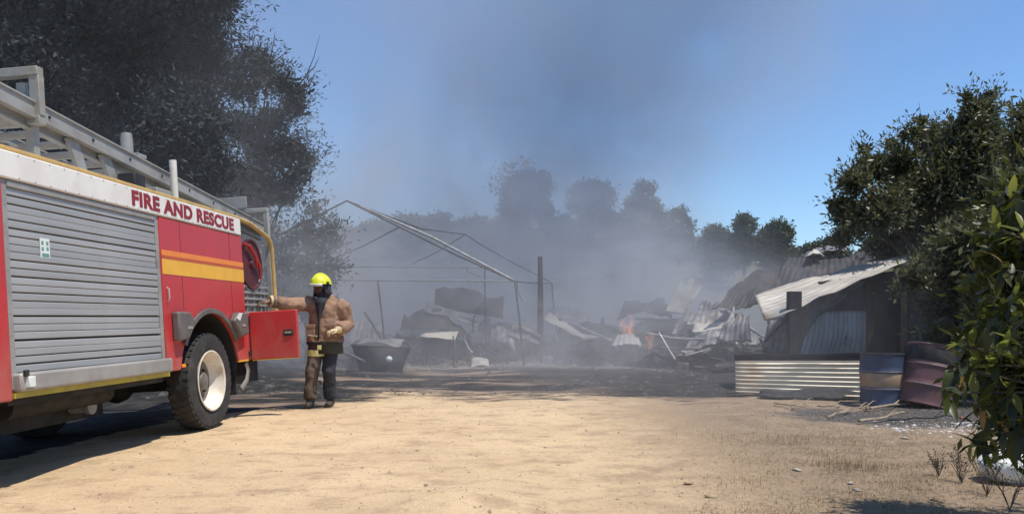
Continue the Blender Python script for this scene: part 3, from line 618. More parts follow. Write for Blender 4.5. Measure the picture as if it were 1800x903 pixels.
# ------------------------------------------------------------------ bent sheets
def sheet(name, label, cat, a, b, c, d, m, waves=0, along='s', amp=.014, sag=(0, 0), crumple=.03, parent=None, group=None, torn=0, seed=0):
    """patch a-b-c-d (corners as points): s runs a->b, t runs a->d; waves across 's' or 't'"""
    a, b, c, d = map(Vector, (a, b, c, d)); nrm = (b-a).cross(d-a).normalized()
    ns = max(8, waves*6) if along == 's' else 16; nt = max(8, waves*6) if along == 't' else 16
    vs = []; rd = random.Random(seed+len(label or name))
    off = rd.uniform(0, 50)
    for j in range(nt+1):
        t = j/nt
        for i in range(ns+1):
            s = i/ns; tt = t
            if torn: tt = t*(1-torn*max(0, mnoise.noise((s*5+off, .3, 0))+.35))
            p = a*(1-s)*(1-tt)+b*s*(1-tt)+c*s*tt+d*(1-s)*tt
            w = (s if along == 's' else t)*waves
            h = amp*math.sin(2*math.pi*w) if waves else 0
            h += sag[0]*4*s*(1-s)+sag[1]*4*t*(1-t)
            h += crumple*(mnoise.noise((p.x*1.3+off, p.y*1.3, p.z*1.3))+.4*mnoise.noise((p.x*4+off, p.y*4, p.z*4)))
            vs.append(p+nrm*h)
    fs = [(j*(ns+1)+i, j*(ns+1)+i+1, (j+1)*(ns+1)+i+1, (j+1)*(ns+1)+i) for j in range(nt) for i in range(ns)]
    q = MB().add(vs, fs)
    if parent: L = parent.location; q.v = [(x-L.x, y-L.y, z-L.z) for x, y, z in q.v]
    o = q.build(name, m, parent, label=label, cat=cat, group=group, ang=60)
    so = o.modifiers.new('gauge', 'SOLIDIFY'); so.thickness = .004; so.offset = 0
    return o
# low corrugated sheet fence in front of the shed, and the darker sheet behind its top edge
sheet('corrugated_sheet', 'sunlit cream corrugated sheet standing on its long edge as a low barrier', 'metal sheet', P(1293, 690, 12.3), P(1517, 699, 12.3), P(1523, 634, 12.4), P(1292, 634, 12.4), M['zinc_cream'], 8, 't', .022, (0, .0), .012, seed=1)
sheet('corrugated_sheet', 'dark sooty sheet leaning just behind the low cream barrier', 'metal sheet', P(1292, 640, 12.75), P(1530, 640, 12.75), P(1532, 621, 12.6), P(1290, 623, 12.6), M['zinc_dark'], 3, 't', .016, (0, 0), .02, seed=2)  # shadowed sheet, its shade painted in with the dark material
sheet('scorched_board', 'scorched board lying at the foot of the cream barrier', 'board', gpt(1330, 703, 12.0)+Vector((0,0,.03)), gpt(1480, 722, 11.6)+Vector((0,0,.03)), gpt(1515, 706, 12.2)+Vector((0,0,.10)), gpt(1345, 694, 12.2)+Vector((0,0,.10)), M['char'], 3, 't', .01, (0, .03), .10, seed=3)  # shadow under the barrier, painted as a char-dark board
# shed
sh = thing('burnt_shed', 'burnt shed with sagging corrugated roof and dark open doorway beside the trees', 'shed', (5.5, 15, 0))
def sheet_poly(name, up, lo, m, waves, amp, crumple, parent):
    up = [P(*a) for a in up]; lo = [P(*a) for a in lo]; n_ = 24; nt = waves*6; vs = []; L = parent.location
    def at(pl, s_):
        f = s_*(len(pl)-1); i = min(int(f), len(pl)-2); t = f-i
        g_ = lambda q_: pl[max(0, min(len(pl)-1, q_))]
        a, b, c, d = g_(i-1), g_(i), g_(i+1), g_(i+2)
        return .5*((2*b)+(c-a)*t+(2*a-5*b+4*c-d)*t*t+(3*b-a-3*c+d)*t**3)
    for j in range(nt+1):
        for i in range(n_+1):
            a, b = at(lo, i/n_), at(up, i/n_); p = a.lerp(b, j/nt); e_ = at(up, min(1, i/n_+.02))-at(up, max(0, i/n_-.02)); nm = (b-a).cross(e_).normalized()
            if nm.z < 0: nm = -nm
            vs.append(p+nm*(amp*math.sin(2*math.pi*waves*j/nt)+crumple*(mnoise.noise(p*1.6)+.5*mnoise.noise(p*5)))-L)
    o = MB().add(vs, [(j*(n_+1)+i, j*(n_+1)+i+1, (j+1)*(n_+1)+i+1, (j+1)*(n_+1)+i) for j in range(nt) for i in range(n_)]).build(name, m, parent, ang=60)
    o.modifiers.new('gauge', 'SOLIDIFY').thickness = .004
sheet_poly('roof_sheet', [(1326,518,14.3),(1375,503,14.6),(1430,487,15.0),(1500,469,15.5),(1595,447,16.0)], [(1344,561,13.1),(1392,549,13.0),(1440,526,13.2),(1500,497,13.7),(1592,463,14.4)], M['roof_zinc'], 9, .02, .05, sh)
sheet_poly('torn_sheet', [(1425,545,13.7),(1450,524,13.9),(1490,503,14.2),(1530,488,14.4)], [(1397,628,13.7),(1412,590,13.7),(1440,556,13.9),(1500,512,14.2)], M['zinc_grey'], 5, .014, .08, sh)
sheet('roof_sheet', None, None, P(1580, 452, 15.6), P(1720, 440, 16.2), P(1720, 462, 14.6), P(1588, 468, 14.2), M['zinc_dark'], 6, 't', .018, (.0, .0), .05, sh, seed=6)
sheet('wall_sheet', None, None, P(1403, 628, 14.6), P(1520, 628, 15.0), P(1522, 545, 15.0), P(1424, 548, 14.5), M['zinc_blue'], 13, 's', .02, (.0, .06), .05, sh, seed=8)
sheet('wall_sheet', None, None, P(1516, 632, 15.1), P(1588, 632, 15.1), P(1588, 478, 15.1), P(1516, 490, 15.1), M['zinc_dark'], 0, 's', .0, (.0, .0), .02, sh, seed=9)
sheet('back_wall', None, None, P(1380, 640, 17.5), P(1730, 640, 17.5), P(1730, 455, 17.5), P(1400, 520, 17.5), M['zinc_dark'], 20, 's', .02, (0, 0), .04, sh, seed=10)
L = sh.location
for (px, py0, py1, Y, r) in ((1396, 512, 640, 13.1, .10), (1530, 478, 640, 14.6, .05), (1587, 466, 640, 14.4, .06), (1715, 455, 640, 14.6, .06)):
    a, b = gpt(px-2, py1, Y), P(px, py0, Y)
    q = MB().bar(a-L, b-L, r*2, r*1.8, (0, 1, 0)); q.build('post', M['char'], sh, .01)
MB().bar(P(1440, 500, 14.3)-L, P(1590, 478, 14.5)-L, .08, .1).build('rafter', M['char'], sh); MB().bar(P(1345, 600, 14.0)-L, P(1430, 508, 14.2)-L, .05, .05).build('rafter', M['pipe'], sh)
MB().bar(P(1585, 475, 14.5)-L, P(1720, 463, 14.8)-L, .08, .1).build('rafter', M['char'], sh)
# collapsed building further back
cb = thing('collapsed_building', 'low collapsed building with dark fallen roof behind the burnt shed', 'building', (6, 21, 0))
sheet('fallen_roof', None, None, P(1345, 530, 19.5), P(1560, 520, 19.5), P(1530, 447, 22), P(1385, 462, 22), M['zinc_dark'], 16, 's', .012, (0, .2), .3, cb, seed=11)
sheet('fallen_roof', None, None, P(1250, 545, 20), P(1352, 540, 20), P(1390, 465, 22), P(1335, 470, 22), M['zinc_dark'], 10, 's', .012, (0, .1), .25, cb, seed=12)
sheet('ridge_sheet', None, None, P(1410, 455, 21.6), P(1490, 440, 21.6), P(1488, 433, 22.2), P(1415, 446, 22.2), M['zinc_grey'], 4, 's', .02, (.1, 0), .05, cb, seed=13)
sheet('ridge_sheet', None, None, P(1415, 452, 21.2), P(1450, 449, 21.2), P(1440, 443, 21.8), P(1424, 444, 21.8), M['zinc_cream'], 3, 's', .01, (.1, 0), .03, cb, seed=14)
sheet('end_wall', None, None, P(1352, 620, 19.6), P(1560, 620, 19.6), P(1560, 522, 19.6), P(1346, 532, 19.6), M['zinc_dark'], 14, 's', .02, (0, 0), .05, cb, seed=15)
# loose sheets of the wreck: label, corners in photo pixels with depth, material, waves, along, sag, crumple
wreck = [
 ('pale sheet tilted up steeply out of the smoke above the fire', (1168,550,22),(1206,551,22),(1238,498,22.6),(1206,478,23), 'zinc', 7,'s',(0,.05),.05),
 ('narrow grey sheet tilted up left of the shed roof', (1278,512,21),(1296,526,21),(1332,480,21.6),(1322,474,22), 'zinc', 4,'s',(0,.0),.03),
 ('dark upright panel standing behind the white topped table', (764,540,23.5),(884,560,23.5),(886,516,23.5),(765,498,23.5), 'zinc_dark', 0,'s',(.0,.05),.06),
 ('dark folded sheet heaped under the upright panel', (702,585,21.5),(830,596,21.5),(775,542,22.4),(710,553,22.4), 'zinc_dark', 0,'s',(.15,.1),.12),
 ('pale slanting strip lying across the dark heap', (745,545,22),(840,575,21.5),(842,566,21.8),(750,530,22.6), 'zinc_grey', 4,'t',(.05,0),.05),
 ('scorched sheet leaning behind the black trough', (610,606,22),(675,612,22),(668,556,22.6),(632,550,22.8), 'zinc_grey', 6,'s',(0,.1),.12),
 ('long white sheet sagging to the right of the charred pole', (955,560,21),(1055,600,20.2),(1060,592,20.8),(965,545,21.8), 'zinc', 5,'t',(-.12,0),.06),
 ('cream sheet curled over right behind the charred pole', (957,556,22.5),(1040,572,22.5),(1030,552,23.3),(965,544,23.5), 'zinc', 6,'s',(.12,.1),.06),
 ('pale crumpled sheet just left of the charred pole', (895,575,21),(950,590,20.6),(946,578,21.6),(900,566,22), 'zinc', 5,'s',(.1,.0),.06),
 ('grey sheet fallen flat beside the charred pole foot', (893,592,20.6),(948,600,20.4),(940,585,21.6),(905,580,22), 'zinc_grey', 5,'s',(.05,.05),.08),
 ('white sheet lying flat right in front of the flames', (1075,606,20.4),(1128,606,20.1),(1122,592,20.9),(1086,591,21.2), 'zinc_cream', 5,'s',(.06,.0),.05),
 ('long dark sheet slumped in the middle of the wreck', (985,612,20.6),(1080,618,20.6),(1074,575,21.8),(1000,565,22), 'zinc_dark', 8,'s',(0,.12),.12),
 ('grey sheet draped over the debris left of the shed roof', (1180,585,20.6),(1300,580,20.4),(1312,545,21.6),(1200,556,22), 'zinc_grey', 10,'s',(.1,.12),.12),
 ('pale curved sheet lowest at the left of the shed post', (1195,620,19),(1330,612,18.6),(1326,580,19.6),(1215,595,20), 'zinc_grey', 10,'s',(.1,.05),.12),
 ('light sheet propped up at the left side of the shed', (1262,600,18.6),(1322,603,18),(1320,545,18.6),(1290,540,19.4), 'zinc', 6,'s',(.0,.08),.08),
 ('dark sheet hanging down behind the shed post', (1338,620,16),(1392,622,16),(1400,545,16),(1350,560,16), 'zinc_grey', 5,'s',(.0,.06),.06),
 ('dark slumped sheet behind the fire', (1085,560,23.5),(1180,565,23.5),(1172,535,24.5),(1100,530,24.5), 'zinc_dark', 7,'s',(.1,.1),.14),
 ('blackened sheet half buried at the right end of the wreck', (1120,628,19.4),(1215,630,19.2),(1200,606,20.4),(1135,600,20.6), 'zinc_dark', 7,'s',(.05,.08),.12),
 ('dark sheet lying behind the firefighter and black trough', (590,630,20),(650,640,19.6),(655,618,20.6),(600,605,21), 'zinc_dark', 0,'s',(.0,.06),.1),
 ('thin pale strip curling low at the left of the fire', (1000,608,20),(1078,602,19.8),(1076,596,20.4),(1004,598,20.6), 'zinc', 0,'s',(.12,0),.08),
 ('rusty strip lying along the ash line right of the fire', (1150,626,19.6),(1260,622,19.2),(1258,614,19.8),(1156,616,20.2), 'zinc_grey', 3,'t',(.06,0),.08),
 ('pale bent strip leaning on the heap above the low pipes', (1215,578,20),(1310,566,19.6),(1308,556,20.2),(1225,564,20.6), 'zinc_cream', 3,'t',(-.10,0),.08),
 ('grey buckled sheet lying between the table and charred pole', (860,606,20.8),(905,612,20.4),(902,590,21.4),(866,584,21.8), 'zinc_grey', 4,'s',(.1,.1),.12),
 ('dark buckled sheet propped up left of the charred pole', (840,585,22.4),(895,600,22),(905,560,22.8),(855,556,23.2), 'zinc_dark', 0,'s',(.05,.1),.12),
 ('dull sheet slumped against the heap behind the low pipes', (1220,560,22),(1275,566,21.6),(1290,528,22.4),(1240,525,22.8), 'zinc_grey', 6,'s',(.0,.12),.12),
]
for i, (lb, a, b_, c_, d_, m, wv, al, sg, crm) in enumerate(wreck):
    m = {'zinc': 'zinc_grey' if i % 3 else 'roof_zinc', 'zinc_cream': 'zinc'}.get(m, m)
    sheet('fallen_sheet', lb, 'metal sheet', P(*a), P(*b_), P(*c_), P(*d_), M[m], wv, al, .010, sg, crm*1.9, group='sheets of the burnt wreck', torn=.35, seed=20+i)
# bent pipes and beams of the wreck
pipes = [
 ('long pale bent pipe arching over the debris near the shed', [(1135,585,19.6),(1180,594,19.4),(1240,596,19.2),(1285,588,19),(1316,574,18.6)], .035, 'pale_pipe'),
 ('pale straight pipe sloping down towards the cream barrier', [(1316,576,18.4),(1350,598,17.4),(1376,614,16.8)], .03, 'pale_pipe'),
 ('thin pipe leaning down in front of the flames', [(1158,584,19.3),(1172,610,19),(1187,632,18.6)], .028, 'pale_pipe'),
 ('low crossing pipe lying near the ground right of the fire', [(1205,625,18.6),(1270,606,18.8),(1312,590,19)], .025, 'pale_pipe'),
 ('second low pipe lying across the wreck right of the fire', [(1150,612,19),(1230,614,18.8),(1290,604,18.6)], .022, 'pipe'),
 ('white curved strip hanging at the right of the white topped table', [(820,582,20.6),(816,595,20.6),(822,610,20.5),(830,620,20.4)], .022, 'pale_pipe'),
 ('charred post leaning beside the right marquee post', [(984,560,21.4),(987,600,21.3),(991,637,21.2)], .05, 'char'),
 ('leaning dark rod behind the firefighter', [(642,548,21),(655,570,20.8),(668,590,20.4),(680,612,20.2)], .035, 'pipe'),
 ('bare rod sticking out at the left of the table', [(718,617,20.4),(735,604,20.4),(742,597,20.4)], .022, 'pale_pipe'),
 ('charred beam lying along the back of the wreck', [(1060,575,22),(1120,590,21.6),(1165,585,21.2)], .06, 'char'),
 ('pale beam fallen across the right of the charred pole', [(1000,566,20.6),(1030,580,20.3),(1062,592,20)], .035, 'pale_pipe'),
 ('short pale rod on the ground right of the firefighter', [(600,618,18.4),(625,628,17.8),(640,634,17.4)], .03, 'pale_pipe'),
 ('charred stump standing in the middle of the wreck', [(1059,560,22),(1060,600,21.8),(1061,626,21.7)], .05, 'char'),
]
for lb, pts, r, m in pipes:
    pp = [P(*p) for p in pts]
    sm_pts = []
    for i in range(len(pp)-1):
        for t in (0, .5): sm_pts.append(jit(pp[i].lerp(pp[i+1], t), .012))
    sm_pts.append(pp[-1])
    MB().tube(sm_pts, r, 8).build('charred_post' if m == 'char' else 'bent_pipe', M[m], label=lb, cat='post' if m == 'char' else 'pipe', group='pipes and beams of the burnt wreck')
# heaps of charred boards and scraps under the sheets (past counting)
q = MB(); rd = random.Random(12)
heaps = [(650, 21.5, 1.2, .35), (740, 22.5, 1.5, .7), (830, 22.5, 1.2, .5), (910, 21.8, 1.0, .55), (1000, 22, 1.6, .75), (1060, 22.5, 1.2, .8), (1130, 21.5, 1.5, .6), (1200, 21.3, 1.5, .8), (1270, 20.3, 1.4, .8), (1330, 18.5, 1.0, .6), (1170, 24, 2.2, 1.3), (1050, 25, 2.5, 1.1), (760, 25.5, 2.5, 1.0), (620, 24.5, 2.0, 1.1), (900, 26, 2.5, .9)]
for px, Y, rad, hh in heaps:
    c = gpt(px, 620, Y)
    for j in range(90):
        a = rd.uniform(0, 6.28); rr = rad*math.sqrt(rd.random()); z = hh*(1-(rr/rad)**1.5)*rd.uniform(.2, 1)
        p = Vector((c.x+rr*math.cos(a), c.y+rr*math.sin(a)*.8, c.z+z)); d = Vector((rd.gauss(0, 1), rd.gauss(0, .6), rd.gauss(0, .35))).normalized()*rd.uniform(.12, .6)
        q.bar(p-d, p+d, rd.uniform(.03, .22), rd.uniform(.02, .07), (rd.gauss(0, .5), rd.gauss(0, .5), 1))
    m_ = MB(); m_.rings([(c.x, c.y, c.z-.05+hh*f, rad*(1-f*.8)*1.05, rad*.8*(1-f*.8)) for f in (0, .25, .5, .75, .9)], 14); m_.v = [tuple(jit(v, .10)) for v in m_.v]; q.add(m_.v, m_.f)
q.build('charred_heap', M['zinc_dark'], kind='stuff')
# table with pale top
tb = thing('table', 'low burnt table with a warped pale top left of the pipe frame post', 'table', gpt(768, 630, 20.6))
L = tb.location
sheet('table_top', None, None, P(738, 590, 20.2), P(800, 595, 20.2), P(806, 583, 21), P(748, 584, 21), M['zinc_cream'], 0, 's', 0, (-.02, .0), .06, tb, seed=60)
for (px, Y) in ((742, 20.3), (797, 20.3), (750, 20.9), (803, 20.9)):
    MB().tube([P(px, 590, Y)-L, gpt(px+random.uniform(-3, 3), 630, Y)-L], .022, 7).build('leg', M['pipe'], tb)
sheet('side_panel', None, None, P(745, 622, 20.5), P(790, 622, 20.5), P(795, 594, 20.5), P(742, 592, 20.5), M['zinc_dark'], 0, 's', 0, (0, 0), .04, tb, seed=61)
# black trough
tr = thing('trough', 'black burnt metal trough on the ground right of the firefighter', 'trough', gpt(668, 640, 18.6))
L = tr.location; q = MB()
lo = [P(632, 640, 18.4), P(705, 644, 18.2), P(708, 634, 19.4), P(640, 632, 19.4)]; hi = [P(618, 607, 18.3), P(722, 612, 18.1), P(719, 604, 19.5), P(628, 599, 19.5)]
for p in lo: p.z = g(p.x, p.y)-.01
q.add([p-L for p in lo+hi], [(0,1,2,3), (0,1,5,4), (1,2,6,5), (2,3,7,6), (3,0,4,7)])
sheet('lid', None, None, P(622, 605, 18.4), P(700, 609, 18.3), P(716, 600, 19.3), P(640, 594, 19.4), M['zinc_grey'], 0, 's', 0, (.04, .02), .10, tr, torn=.4, seed=64)
o = q.build('basin', M['black'], tr); o.modifiers.new('t', 'SOLIDIFY').thickness = .03
q = MB()
for i in range(4): q.bar(hi[i]-L, hi[(i+1) % 4]-L, .05, .03)
q.build('rim', M['zinc_dark'], tr)
MB().ball(P(684, 631, 17.6), .075, .07, .07, 12, 9).build('white_ball', M['white'], label='small white ball shaped object resting by the black trough', cat='ball')
sheet('crumpled_foil', 'white crumpled foil on the ground right of the table', 'foil', gpt(826, 630, 19.6)+Vector((0,0,.04)), gpt(860, 629, 19.6)+Vector((0,0,.05)), gpt(858, 624, 20.1)+Vector((0,0,.10)), gpt(829, 624, 20.1)+Vector((0,0,.12)), M['paper'], 0, 's', 0, (.05, .05), .12, seed=70)
# bricks and blocks among the ash
bk = MB().box(-.2, .2, -.1, .1, 0, .19).mesh('block', M['brick'])
for i, (px, py, Y, lb) in enumerate(((1083, 626, 21, 'pale block in the ash in front of the white flat sheet'), (1116, 622, 21, 'white block in the ash below the flames'), (962, 612, 21, 'rounded pale block at the foot of the charred pole'), (1200, 640, 19, 'grey block in the ash below the low pipes'), (1020, 628, 20.5, 'scorched block in the ash left of the fire'))):
    p = gpt(px, py, Y); q = MB().box(-.14, .14, -.1, .1, -.01, .2); q.v = [tuple(jit(v, .025)) for v in q.v]
    q.build('block', M['ash_white'] if 'pale' in lb or 'white' in lb else M['brick'], bevel=.02, label=lb, cat='block', group='blocks lying in the ash', loc=p, rot=(0, 0, random.random()*3))

# drums
def drum(nm, px, py, Y, r, h, m, label, tilt, rz, band=None, dent=.02, band_mat='drum_tan'):
    p = gpt(px, py, Y); t = thing(nm, label, 'drum', p, (tilt[0], tilt[1], rz))
    prof = [(0, .001), (0, r*.96), (.015, r*1.02), (.035, r)]
    for f in (.33, .66): prof += [(h*f-.03, r), (h*f-.012, r*1.035), (h*f+.012, r*1.035), (h*f+.03, r)]
    prof += [(h-.03, r), (h-.012, r*1.025), (h, r*1.01), (h-.01, r*.94), (h-.04, r*.9), (h-.04, .001)]
    zs = []
    for i in range(len(prof)-1):
        a, b = prof[i], prof[i+1]; zs.append(a)
        if abs(b[0]-a[0]) > .08:
            for s_ in (.25, .5, .75): zs.append((a[0]+(b[0]-a[0])*s_, a[1]+(b[1]-a[1])*s_))
    zs.append(prof[-1])
    q = MB().lathe(zs, 36, 'z')
    vs = []
    for v in q.v:
        v = Vector(v); k_ = 1+dent*3*mnoise.noise((v.x*3+px, v.y*3, v.z*3)); vs.append((v.x*k_, v.y*k_, v.z))
    q.v = vs; q.build('shell', m, t)
    if band:
        bz0, bz1 = band; bq = MB().lathe([(bz0, r*1.004), (bz0+.005, r*1.012), ((bz0+bz1)/2, r*1.012), (bz1-.005, r*1.012), (bz1, r*1.004)], 36, 'z')
        bq.v = [tuple(Vector((v[0], v[1], 0))*(1+dent*3*mnoise.noise((v[0]*3+px, v[1]*3, v[2]*3)))+Vector((0, 0, v[2]))) for v in bq.v]
        bq.build('scorched_band', M[band_mat], t)
    for f in (.33, .66):
        rg = MB().lathe([(h*f+a, r*b) for a, b in ((-.010, 1.03), (-.004, 1.042), (.004, 1.042), (.010, 1.03))], 36, 'z')
        rg.v = [tuple(Vector((v[0], v[1], 0))*(1+dent*3*mnoise.noise((v[0]*3+px, v[1]*3, v[2]*3)))+Vector((0, 0, v[2]))) for v in rg.v]
        rg.build('rib', M['rib'], t)
    MB().lathe([(h-.012, r*1.03), (h-.002, r*1.04), (h+.006, r*1.02), (h+.002, r*.97)], 36, 'z').build('rim', M['char'], t)
    return t
drum('steel_drum', 1551, 714, 11.2, .295, .73, M['drum_blue'], 'blue burnt steel drum with scorched tan band beside the cream barrier', (0, R(1)), 1, (.26, .46), .025)
drum('steel_drum', 1622, 722, 10.9, .33, .84, M['drum_rust'], 'maroon steel drum tilted to the right, nearest the foreground bush', (R(-4), R(15)), .1, (.60, .80), .03, 'char')

# ------------------------------------------------------------------ sticks and litter lying about
stk = [(1395,722,1420,712,'short'),(1452,738,1500,722,'forked'),(1510,748,1585,733,'long pale'),(1525,720,1600,716,'thick grey'),(1475,728,1530,716,'thin'),(1360,712,1400,722,'slim bleached'),(1560,742,1690,738,'long dark'),(1440,716,1480,720,'stubby'),(1500,712,1545,724,'crooked')]
where = ['left of the shadow board','below the shadow board','in front of the blue drum','at the foot of the blue drum','between cream barrier and blue drum','under the left end of the shadow board','in front of the maroon drum','under the right end of the shadow board','right of the shadow board']
for i, (x0, y0, x1, y1, ad) in enumerate(stk):
    Ya, Yb = F*H/(y0-HY), F*H/(y1-HY)
    a, b = gpt(x0, y0, Ya), gpt(x1, y1, Yb); r = .022 if ad in ('thick grey', 'long pale') else .014
    pts = [a.lerp(b, t)+Vector((random.uniform(-.03, .03), random.uniform(-.03, .03), r+.02+.05*t*random.random())) for t in np.linspace(0, 1, 6)]
    q = MB().tube(pts, [r*(1-.5*t) for t in np.linspace(0, 1, 6)], 6)
    q.tube([pts[3], pts[3]+Vector((.12, .08, .06)), pts[3]+Vector((.2, .16, .05))], [r*.6, r*.4, r*.2], 5)
    q.build('stick', M['char'] if 'dark' in ad else M['stick'], label=f'{ad} dry stick lying {where[i]}', cat='stick', group='sticks scattered by the drums')
def flake(px, py, size, m, nm, label, cat):
    Y = F*H/(py-HY); p = gpt(px, py, Y)
    q = MB(); n = 9; size *= .7; vs = [(0, 0, .02)]+[(size*(1+.4*random.random())*math.cos(2*math.pi*i/n), size*.6*(1+.5*random.random())*math.sin(2*math.pi*i/n), random.random()*size*.35) for i in range(n)]
    q.add(vs, [(0, 1+i, 1+(i+1) % n) for i in range(n)]); o = q.build(nm, m, label=label, cat=cat, loc=p+Vector((0,0,.005)), rot=(0,0,random.random()*3)); o.modifiers.new('t', 'SOLIDIFY').thickness = .004
for a in ((1210, 851, .05, M['leaf_litter'], 'dead_leaf', 'large yellow dead leaf on the sand in the middle foreground', 'leaf'),
          (1250, 872, .06, M['leaf_litter'], 'dead_leaf', 'curled brown dead leaf just right of the yellow one', 'leaf'),
          (1400, 828, .05, M['paper'], 'paper_scrap', 'flat scrap of paper on the turf left of the dry grass tuft', 'paper'),
          (1495, 850, .035, M['paper'], 'paper_scrap', 'small white paper scrap below the dry grass tuft', 'paper'),
          (1505, 861, .04, M['paper'], 'paper_scrap', 'greyish paper scrap nearest the bottom of the dry grass', 'paper'),
          (1590, 768, .06, M['paper'], 'paper_scrap', 'torn paper scrap in front of the ash patch', 'paper'),
          (1642, 876, .03, M['leaf_litter'], 'dead_leaf', 'pale dead leaf at the edge of the bush shadow', 'leaf'),
          (1690, 733, .045, M['red_plastic'], 'plastic_scrap', 'melted red plastic scrap right of the maroon drum', 'scrap')):
    flake(*a)
# white sack at the right edge
p = gpt(1792, 838, 6.0); q = MB(); q.ball((0, 0, .12), .30, .22, .14, 18, 10); q.ball((.2, .1, .1), .2, .2, .12, 14, 8)
remesh('white_sack', q, M['white'], None, .02, 3, .06, .12, label='white sack slumped on the ground under the foreground bush', cat='sack', loc=p)

# scattered small stuff (not countable)
def scatter(name, xy, size, m, flat=.6, seed=1):
    r = np.random.default_rng(seed); n = len(xy)
    base = np.array([(1,0,0),(-1,0,0),(0,1,0),(0,-1,0),(0,0,1),(0,0,-.4)], float); tri = np.array([(0,2,4),(2,1,4),(1,3,4),(3,0,4),(2,0,5),(1,2,5),(3,1,5),(0,3,5)])
    sc = size*(.4+r.pareto(2.6, n)*.5).clip(.3, 3.5); an = r.uniform(0, 6.28, n)
    v = base[None]*sc[:, None, None]*np.array([1, .7, flat])*r.uniform(.6, 1.3, (n, 6, 1))
    c, s_ = np.cos(an)[:, None], np.sin(an)[:, None]
    vx = v[..., 0]*c-v[..., 1]*s_+xy[:, 0:1]; vy = v[..., 0]*s_+v[..., 1]*c+xy[:, 1:2]; vz = v[..., 2]+gz(xy[:, 0], xy[:, 1])[:, None]
    vv = np.stack([vx, vy, vz], -1).reshape(-1, 3); ff = (tri[None]+6*np.arange(n)[:, None, None]).reshape(-1, 3)
    me = bpy.data.meshes.new(name); me.from_pydata(vv.tolist(), [], ff.tolist()); me.materials.append(m); return link(name, me, kind='stuff')
def cloud(n, x0, x1, y0, y1, r): return np.stack([r.uniform(x0, x1, n), y0*(y1/y0)**r.uniform(0, 1, n)], -1)
scatter('pebbles', cloud(9000, -4, 6, 4.6, 14, rng), .0085, mat('pebble', (.38, .29, .2), (.2, .15, .11), .9, scale=3), .6, 2)
scatter('charcoal_litter', cloud(5000, -9, 8, 12.6, 24, rng), .035, mat('charcoal', (.03, .03, .03), (.09, .085, .08), .9, scale=3), .5, 3)
scatter('ash_flakes', np.concatenate([np.stack([rng.normal(4.95, .45, 500), rng.normal(8.9, .35, 500)], -1), np.stack([rng.normal(5.6, .3, 200), rng.normal(8.2, .25, 200)], -1)]), .02, M['ash_white'], .35, 4)
ashp = np.stack([rng.uniform(-5, 6.5, 3500), 20.3+rng.normal(0, .7, 3500)], -1)
scatter('ash_line', ashp, .035, mat('grey_ash', (.30, .275, .24), (.17, .155, .14), .9, scale=6), .5, 5)
scatter('rubble', np.stack([rng.uniform(-6, 7, 2500), rng.uniform(20, 25, 2500)], -1), .11, M['brick'], .7, 6)
# dry grass
def blades(name, roots, hgt, m, seed, lean=.5, width=.004, stuff=True):
    r = np.random.default_rng(seed); n = len(roots); h = hgt*r.uniform(.4, 1.2, n); an = r.uniform(0, 6.28, n); l = r.normal(0, lean, n)
    b0 = np.stack([roots[:, 0], roots[:, 1], gz(roots[:, 0], roots[:, 1])], -1); dr_ = np.stack([np.cos(an), np.sin(an), np.zeros(n)], -1); pr = np.stack([-np.sin(an), np.cos(an), np.zeros(n)], -1)*width
    mid_ = b0+np.array([0, 0, 1])*(h*.6)[:, None]+dr_*(h*l*.3)[:, None]; tip = b0+np.array([0, 0, 1])*h[:, None]+dr_*(h*l)[:, None]
    v = np.stack([b0-pr, b0+pr, mid_+pr*.7, mid_-pr*.7, tip], 1).reshape(-1, 3); o = 5*np.arange(n)[:, None]
    f = [tuple(x) for x in (np.array([0, 1, 2, 3])+o).tolist()]+[tuple(x) for x in (np.array([3, 2, 4])+o).tolist()]
    me = bpy.data.meshes.new(name); me.from_pydata(v.tolist(), [], f); me.materials.append(m)
    at = me.attributes.new('tint', 'FLOAT', 'POINT'); at.data.foreach_set('value', np.repeat(r.uniform(0, 1, n), 5)); return link(name, me, kind='stuff')
rt = []
for _ in range(650):
    y = 4.8*(11.3/4.8)**rng.uniform(); x = rng.uniform(.22*y, .62*y)
    if rng.uniform() < min(1, (x/y-.2)*4): rt.append(np.stack([rng.normal(x, .10, 26), rng.normal(y, .12, 26)], -1))
blades('dry_grass', np.concatenate(rt), .028, M['grass'], 3, 2.2, .002)
tuft = np.stack([rng.normal(P(1505, 0, 6.5).x, .16, 420), rng.normal(6.5, .14, 420)], -1)
tuft2 = np.stack([rng.normal(P(1390, 0, 8).x, .4, 420), rng.normal(8.0, .3, 420)], -1)
blades('grass_tufts', np.concatenate([tuft, tuft2]), .075, M['grass'], 5, 1.3, .0018)
# dry weeds at the lower right
for i, (px, py, hh, lb) in enumerate(((1735, 868, .34, 'tall brown dry weed left of the white sack'), (1775, 890, .30, 'brown dry weed nearest the lower right corner'), (1690, 850, .2, 'small brown dry weed furthest from the white sack'), (1650, 838, .12, 'low brown seed head weed beside the dry grass'))):
    Y = F*H/(py-HY); p = gpt(px, py, Y); q = MB()
    for j in range(9):
        a = random.uniform(0, 6.28); d = Vector((math.cos(a)*.4, math.sin(a)*.4, 1)); pts = [Vector(), d*hh*.4, d*hh*.7+jit((0,0,0), .03), d*hh+jit((0,0,0), .04)]
        q.tube(pts, [.003, .0025, .002, .001], 4)
        for t in range(5):
            s0 = pts[1].lerp(pts[3], t/5); e_ = s0+jit((0,0,.05), .06); q.tube([s0, e_], [.0018, .001], 3); q.ball(e_, .006, n=5, k=4)
    q.build('dry_weed', mat('weed', (.11, .075, .05), (.07, .05, .035), .9) if i == 0 else bpy.data.materials['weed'], label=lb, cat='weed', group='dry weeds by the sack', loc=p)

